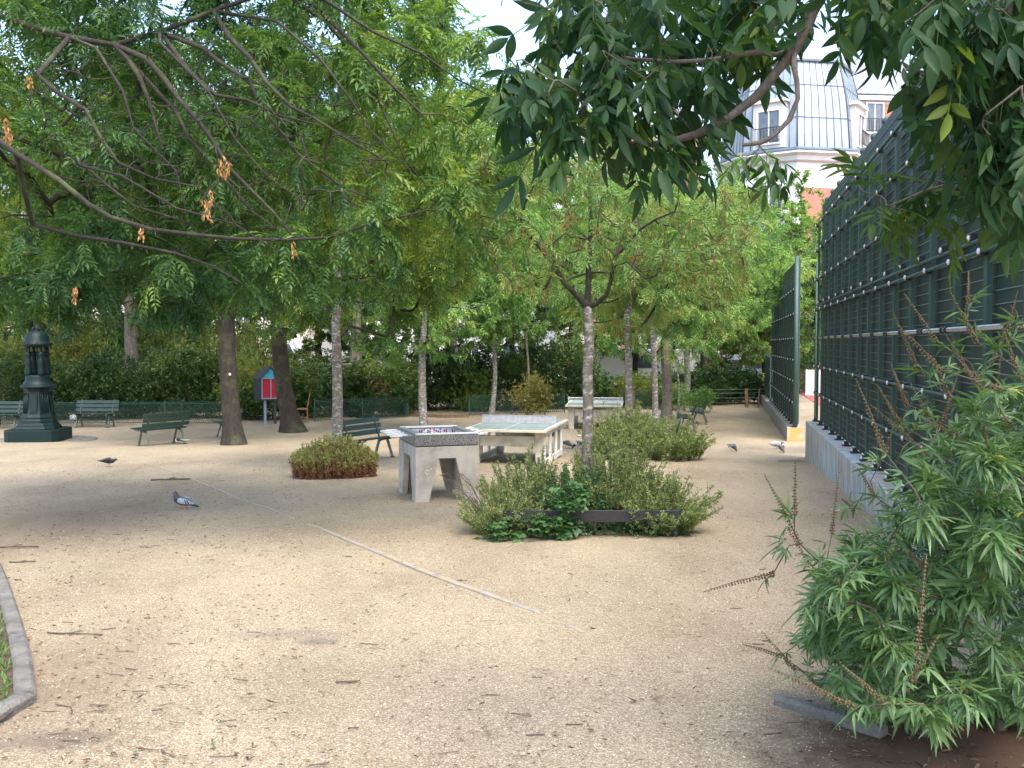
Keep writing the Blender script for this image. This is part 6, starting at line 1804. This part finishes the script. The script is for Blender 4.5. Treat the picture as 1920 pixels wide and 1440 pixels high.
    pr = np.concatenate([pos[o[nn:]], pu]); dd = np.concatenate([dr[o[nn:]], du])
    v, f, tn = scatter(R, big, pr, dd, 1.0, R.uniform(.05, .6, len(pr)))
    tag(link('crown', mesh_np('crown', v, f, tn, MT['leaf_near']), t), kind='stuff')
near_tree()

# ---- the big shrub, lower right --------------------------------------------
def chaste():
    base = GX(2.25, 4.35)
    t = thing('flowering_shrub', 'large shrub with hand shaped leaves and dried brown flower spikes, lower right', 'shrub', base)
    B = np.array(base); w = Wood(); w.path([(0, 0, -.06), (0, 0, .05)]); w.fix[0] = .03; w.fix[1] = .028
    poly = [(1560, 1280), (1525, 1180), (1530, 1080), (1610, 1000), (1690, 930), (1740, 850), (1810, 780), (1880, 730), (2010, 700), (2010, 1330), (1850, 1330), (1750, 1360), (1640, 1330)]
    A = np.concatenate([poly_pts(R, poly, 290, 3.2, 5.0), poly_pts(R, [(1550, 1280), (1520, 1180), (1525, 1060), (1620, 980), (1720, 1040), (1720, 1340), (1640, 1340)], 60, 3.4, 4.6)]) - B
    gp = w.grow(A, R, step=.12, lo=0, sag=-.08, wob=.03)
    tips_l = [(1490, 965), (1500, 1020), (1520, 1060), (1600, 955), (1560, 1000), (1465, 1230), (1490, 1255), (1540, 1290), (1640, 930), (1450, 1075)]
    tips_u = [(1815, 575), (1720, 690), (1755, 640), (1830, 640), (1860, 680), (1890, 620), (1925, 600), (1780, 745), (1700, 760), (1740, 780), (1690, 800), (1905, 690), (1830, 720), (1765, 800), (1870, 745), (1800, 820), (1660, 850), (1735, 850), (1940, 660), (1950, 740)]
    sp = [(u, v, R.uniform(4.0, 5.0)) for u, v in tips_l] + [(u, v, R.uniform(3.7, 4.8)) for u, v in tips_u] + [(R.uniform(1620, 1910), R.uniform(640, 1150), R.uniform(3.2, 3.8)) for _ in range(12)] + [(1610, 1330, 3.2), (1660, 1320, 3.2), (1720, 1230, 3.1), (1700, 1290, 3.1)]
    A2 = np.array([tuple(P(*q)) for q in sp]) - B
    g2 = w.grow(A2, R, step=.10, lo=0, sag=-.04, wob=.02)
    link('stems', w.mesh('stems', MT['twig'], .0026, .42, .03, sides=6), t)
    for ids, q in zip(g2, sp):          # dried spikes at the tips
        pts = [Vector(w.pos[i]) for i in ids][-4:]
        d = ((pts[-1] - pts[-2]).normalized() + Vector((0, 0, .75))).normalized(); Ls = R.uniform(.16, .34)
        a = pts[-1]; mb = MB(); e = a + d * Ls; mb.tube([a, a.lerp(e, .5) + Vector((0, 0, .01)), e], [.0022, .0018, .001], 4)
        side = Vector(R.normal(0, 1, 3)).cross(d).normalized()
        nw_ = int(Ls / .013)
        for k in range(nw_):
            c = a.lerp(e, k / nw_)
            for s in range(4):
                g = 6.283 * s / 4 + k; o_ = (side * math.cos(g) + d.cross(side).normalized() * math.sin(g)) * (.0085 * (1.15 - k / nw_) * R.uniform(.6, 1.3))
                r_ = .0052 * R.uniform(.6, 1.2) * (1.2 - .6 * k / nw_)
                mb.lathe([(0, -r_), (r_, 0), (0, r_)], 4, c + o_, phase=g)
        part('flower_spike', mb, MT['spike'], t)
    pal = [palmate(R, 5, R.uniform(.075, .125), R.uniform(.012, .018), .035, 4) for _ in range(10)] + [palmate(R, 3, .08, .017, .03, 4) for _ in range(2)]
    pos, dr = leaf_spots(R, w, gp, 11, .25, -.1); p2, d2 = leaf_spots(R, w, g2, 4, .3, -.1)
    pos = np.concatenate([pos, p2]); dr = np.concatenate([dr, d2])
    # leaves face outward from the shrub's heart
    dr = dr + .5 * (pos - np.array((0, 0, .8))) / (np.linalg.norm(pos - np.array((0, 0, .8)), axis=1, keepdims=True) + .2)
    d = np.linalg.norm(pos + B - np.array((0, 0, 1.6)), axis=1); o = np.argsort(d)
    MP = [mesh_np('leaf', v, f, np.clip(tn + tv, 0, 1), MT['leaf_shrub']) for (v, f, tn), tv in zip(pal + pal[:4], np.concatenate([np.linspace(.1, .8, 14), [.97, .5]]))]
    for k in o[:290]:
        q = Vector(dr[k]).to_track_quat('Y', 'Z'); lf = link('leaf', MP[R.integers(0, 14) if R.random() < .985 else 14], t, pos[k]); lf.rotation_mode = 'QUATERNION'; lf.rotation_quaternion = q; s = R.uniform(.65, 1.25); lf.scale = (s, s, s)
    r_ = o[290:]
    v, f, tn = scatter(R, pal, pos[r_], dr[r_], 1.0, np.clip(R.normal(.42, .2, len(r_)), 0, .85))
    tag(link('leaves', mesh_np('leaves', v, f, tn, MT['leaf_shrub']), t), kind='stuff')
chaste()

# ================================================================== LITTER ON THE GRAVEL
def twig_me(L, r, k=5, bend=.12):
    pts = [(L * (i / k - .5), R.normal(0, bend * L * .25), r * .8 + abs(R.normal(0, r * .6))) for i in range(k + 1)]
    mb = MB().tube(pts, [r * R.uniform(.6, 1.1) for _ in pts], 5)
    if L > .18:
        a = Vector(pts[2]); mb.tube([a, a + Vector((L * .12, L * .07, r)), a + Vector((L * .2, L * .09, r))], r * .5, 4)
    return mb
special = [((30, 1027), .42, .009, 2, 'long dark stick at the left edge of the gravel'), ((42, 1055), .22, .008, 5, 'short dark stick at the left edge, just below the long one'),
           ((140, 1190), .36, .006, -4, 'long crooked twig on the gravel near the grass bed'), ((652, 1280), .13, .006, 8, 'straight dark stick on the gravel in the lower middle'),
           ((1090, 1240), .08, .006, -12, 'short thick dark stick below the end of the metal strip'), ((1280, 1192), .12, .004, 6, 'thin twig right of the end of the metal strip'),
           ((320, 901), .60, .018, 9, 'dark grey flat batten lying near the standing pigeon'), ((1495, 1320), .14, .010, -3, 'blackened stick on the kerb under the big shrub'),
           ((1422, 1209), .07, .004, -6, 'small dark twig on the gravel left of the big shrub'), ((1496, 1358), .11, .005, 3, 'thin twig beside the kerb of the big shrub'),
           ((1448, 1378), .09, .005, 12, 'dry twig in front of the kerb of the big shrub'), ((255, 1103), .11, .004, 3, 'straight twig on the left gravel, right hand one of two'), ((215, 1108), .09, .004, -6, 'straight twig on the left gravel, left hand one of two'),
           ((920, 1305), .10, .004, 5, 'thin grey twig on the gravel below the straight dark stick')]
for (u, v), L_, r_, a, lb in special:
    o = link('twig', twig_me(L_, r_, 5 if L_ > .1 else 3, .06 if L_ > .3 else .1).mesh('twig', MT['twig']), None, G(u, v), (0, 0, rad(a))); tag(o, lb, 'twig')
tms = [twig_me(R.uniform(.05, .13), R.uniform(.002, .0045), 4).mesh('twig', MT['twig']) for _ in range(8)]
for i in range(90):
    if i < 55: u, v = R.uniform(0, 480) ** 1.0, R.uniform(860, 1420)
    else: u, v = R.uniform(100, 1500), R.uniform(1000, 1435)
    q = G(u, v); o = link('twig', tms[i % 8], None, q, (0, 0, R.normal(0, .35) + (3.14 if R.random() < .5 else 0)))
    w_ = ('left', 'middle', 'right')[int(min(u // 500, 2))]; z_ = 'far' if v < 960 else ('mid' if v < 1180 else 'near')
    tag(o, {'far': 'small dark fallen twig on the gravel around the pigeons, %s part', 'mid': 'small dark fallen twig on the open gravel level with the metal strip, %s part', 'near': 'small dark fallen twig on the gravel closest to the viewer, %s part'}[z_] % w_, 'twig', 'small fallen twigs, %s %s' % (z_, w_))
MT['dead_leaf'] = M('dead_leaf', (0.30, 0.12, 0.05), (0.20, 0.09, 0.045), 30, 0.8)
MT['green_fallen'] = M('fresh_fallen_leaf', (0.10, 0.22, 0.05), (0.08, 0.18, 0.04), 30, 0.6)
def fallen(u, v, L_, lb, mat, up=.3):
    vv, tt = leaflet(L_, L_ * .42, 4, -up, .3)
    o = link('fallen_leaf', mesh_np('fallen_leaf', vv, tt, None, mat), None, G(u, v) + Vector((0, 0, .006)), (0, 0, R.uniform(0, 6.3))); tag(o, lb, 'leaf')
fallen(514, 1318, .07, 'curled orange brown leaf on the gravel at lower left centre', MT['dead_leaf'], .6)
fallen(1120, 1182, .07, 'dark brown leaf beside the end of the metal strip', MT['dead_leaf'], .5)
fallen(1195, 1316, .06, 'crumpled reddish leaf on the gravel at lower right centre', MT['dead_leaf'], .5)
fallen(1115, 1370, .05, 'small reddish leaf near the bottom of the picture', MT['dead_leaf'])
fallen(402, 1397, .06, 'small fresh green leaf on the gravel, right hand one at the bottom left', MT['green_fallen'])
fallen(252, 1410, .06, 'small fresh green leaf on the gravel, left hand one at the bottom left', MT['green_fallen'])
fallen(180, 1268, .05, 'yellowish leaf on the gravel near the kerb corner', MT['leaf_yellow'] if False else MT['dead_leaf'])
fallen(50, 1203, .05, 'orange leaf at the foot of the left kerb', MT['dead_leaf'])
fallen(1765, 1412, .05, 'orange brown leaf on the dark soil under the big shrub', MT['dead_leaf'])
# fine litter
def litter():
    n = 5200
    a = R.random(n); y = 3.6 + 16 * R.random(n) ** 1.5
    x = np.where(a < .45, -y * R.uniform(.22, .60, n), y * R.uniform(-.5, .42, n))
    v, t = leaflet(.026, .007, 1, .2)
    pos = np.stack([x, y, np.array([gz(q) for q in y]) + .008], 1); d = R.normal(0, 1, (n, 3)); d[:, 2] *= .15; d[:, 1] *= .5
    V, T, O = scatter(R, [(v, t, np.zeros(4))], pos, d, 1.0, None, .4, .6)
    mt = leaf_mat('litter', G3((.08, .06, .045), (.14, .10, .07), (.22, .15, .09), (.32, .2, .1)), .1, .9, .1)
    tag(link('leaf_litter', mesh_np('leaf_litter', V, T, O, mt)), kind='stuff')
    n = 900
    bx = R.uniform(1.35, 4.2, n); by = R.uniform(3.3, 4.6, n)
    pos = np.stack([bx, by, np.array([gz(q) for q in by]) + .01], 1); d = R.normal(0, 1, (n, 3)); d[:, 2] *= .2
    V, T, O = scatter(R, [(v * 1.4, t, np.zeros(4))], pos, d, 1.0, None, .5, .6)
    tag(link('soil_litter', mesh_np('soil_litter', V, T, O, mt)), kind='stuff')
litter()
# bits of paper
def crumple(u, v, s, lb, name='paper_scrap', h=.5, dy=0):
    mb = MB(); mb.lathe([(0, 0), (s * .7, s * .05), (s, s * .25 * h), (s * .6, s * .6 * h), (0, s * .7 * h)], 7)
    mb.v = [tuple(Vector(q) + Vector(R.normal(0, s * .13, 3)) + Vector((0, 0, s * .12))) for q in mb.v]
    g = G(u, v); g.y += dy
    o = link(name, mb.mesh(name, MT['paper']), None, g); tag(o, lb, 'litter')
crumple(1100, 1008, .045, 'crumpled white paper under the black boards of the near bed', dy=.12)
crumple(1566, 957, .05, 'flat white and green wrapper on the gravel near the chalky wall', h=.2)
crumple(1086, 818, .07, 'small white scrap on the gravel between the table tennis tables')
crumple(138, 789, .13, 'white plastic scrap beside the bench facing the path', h=2.2)
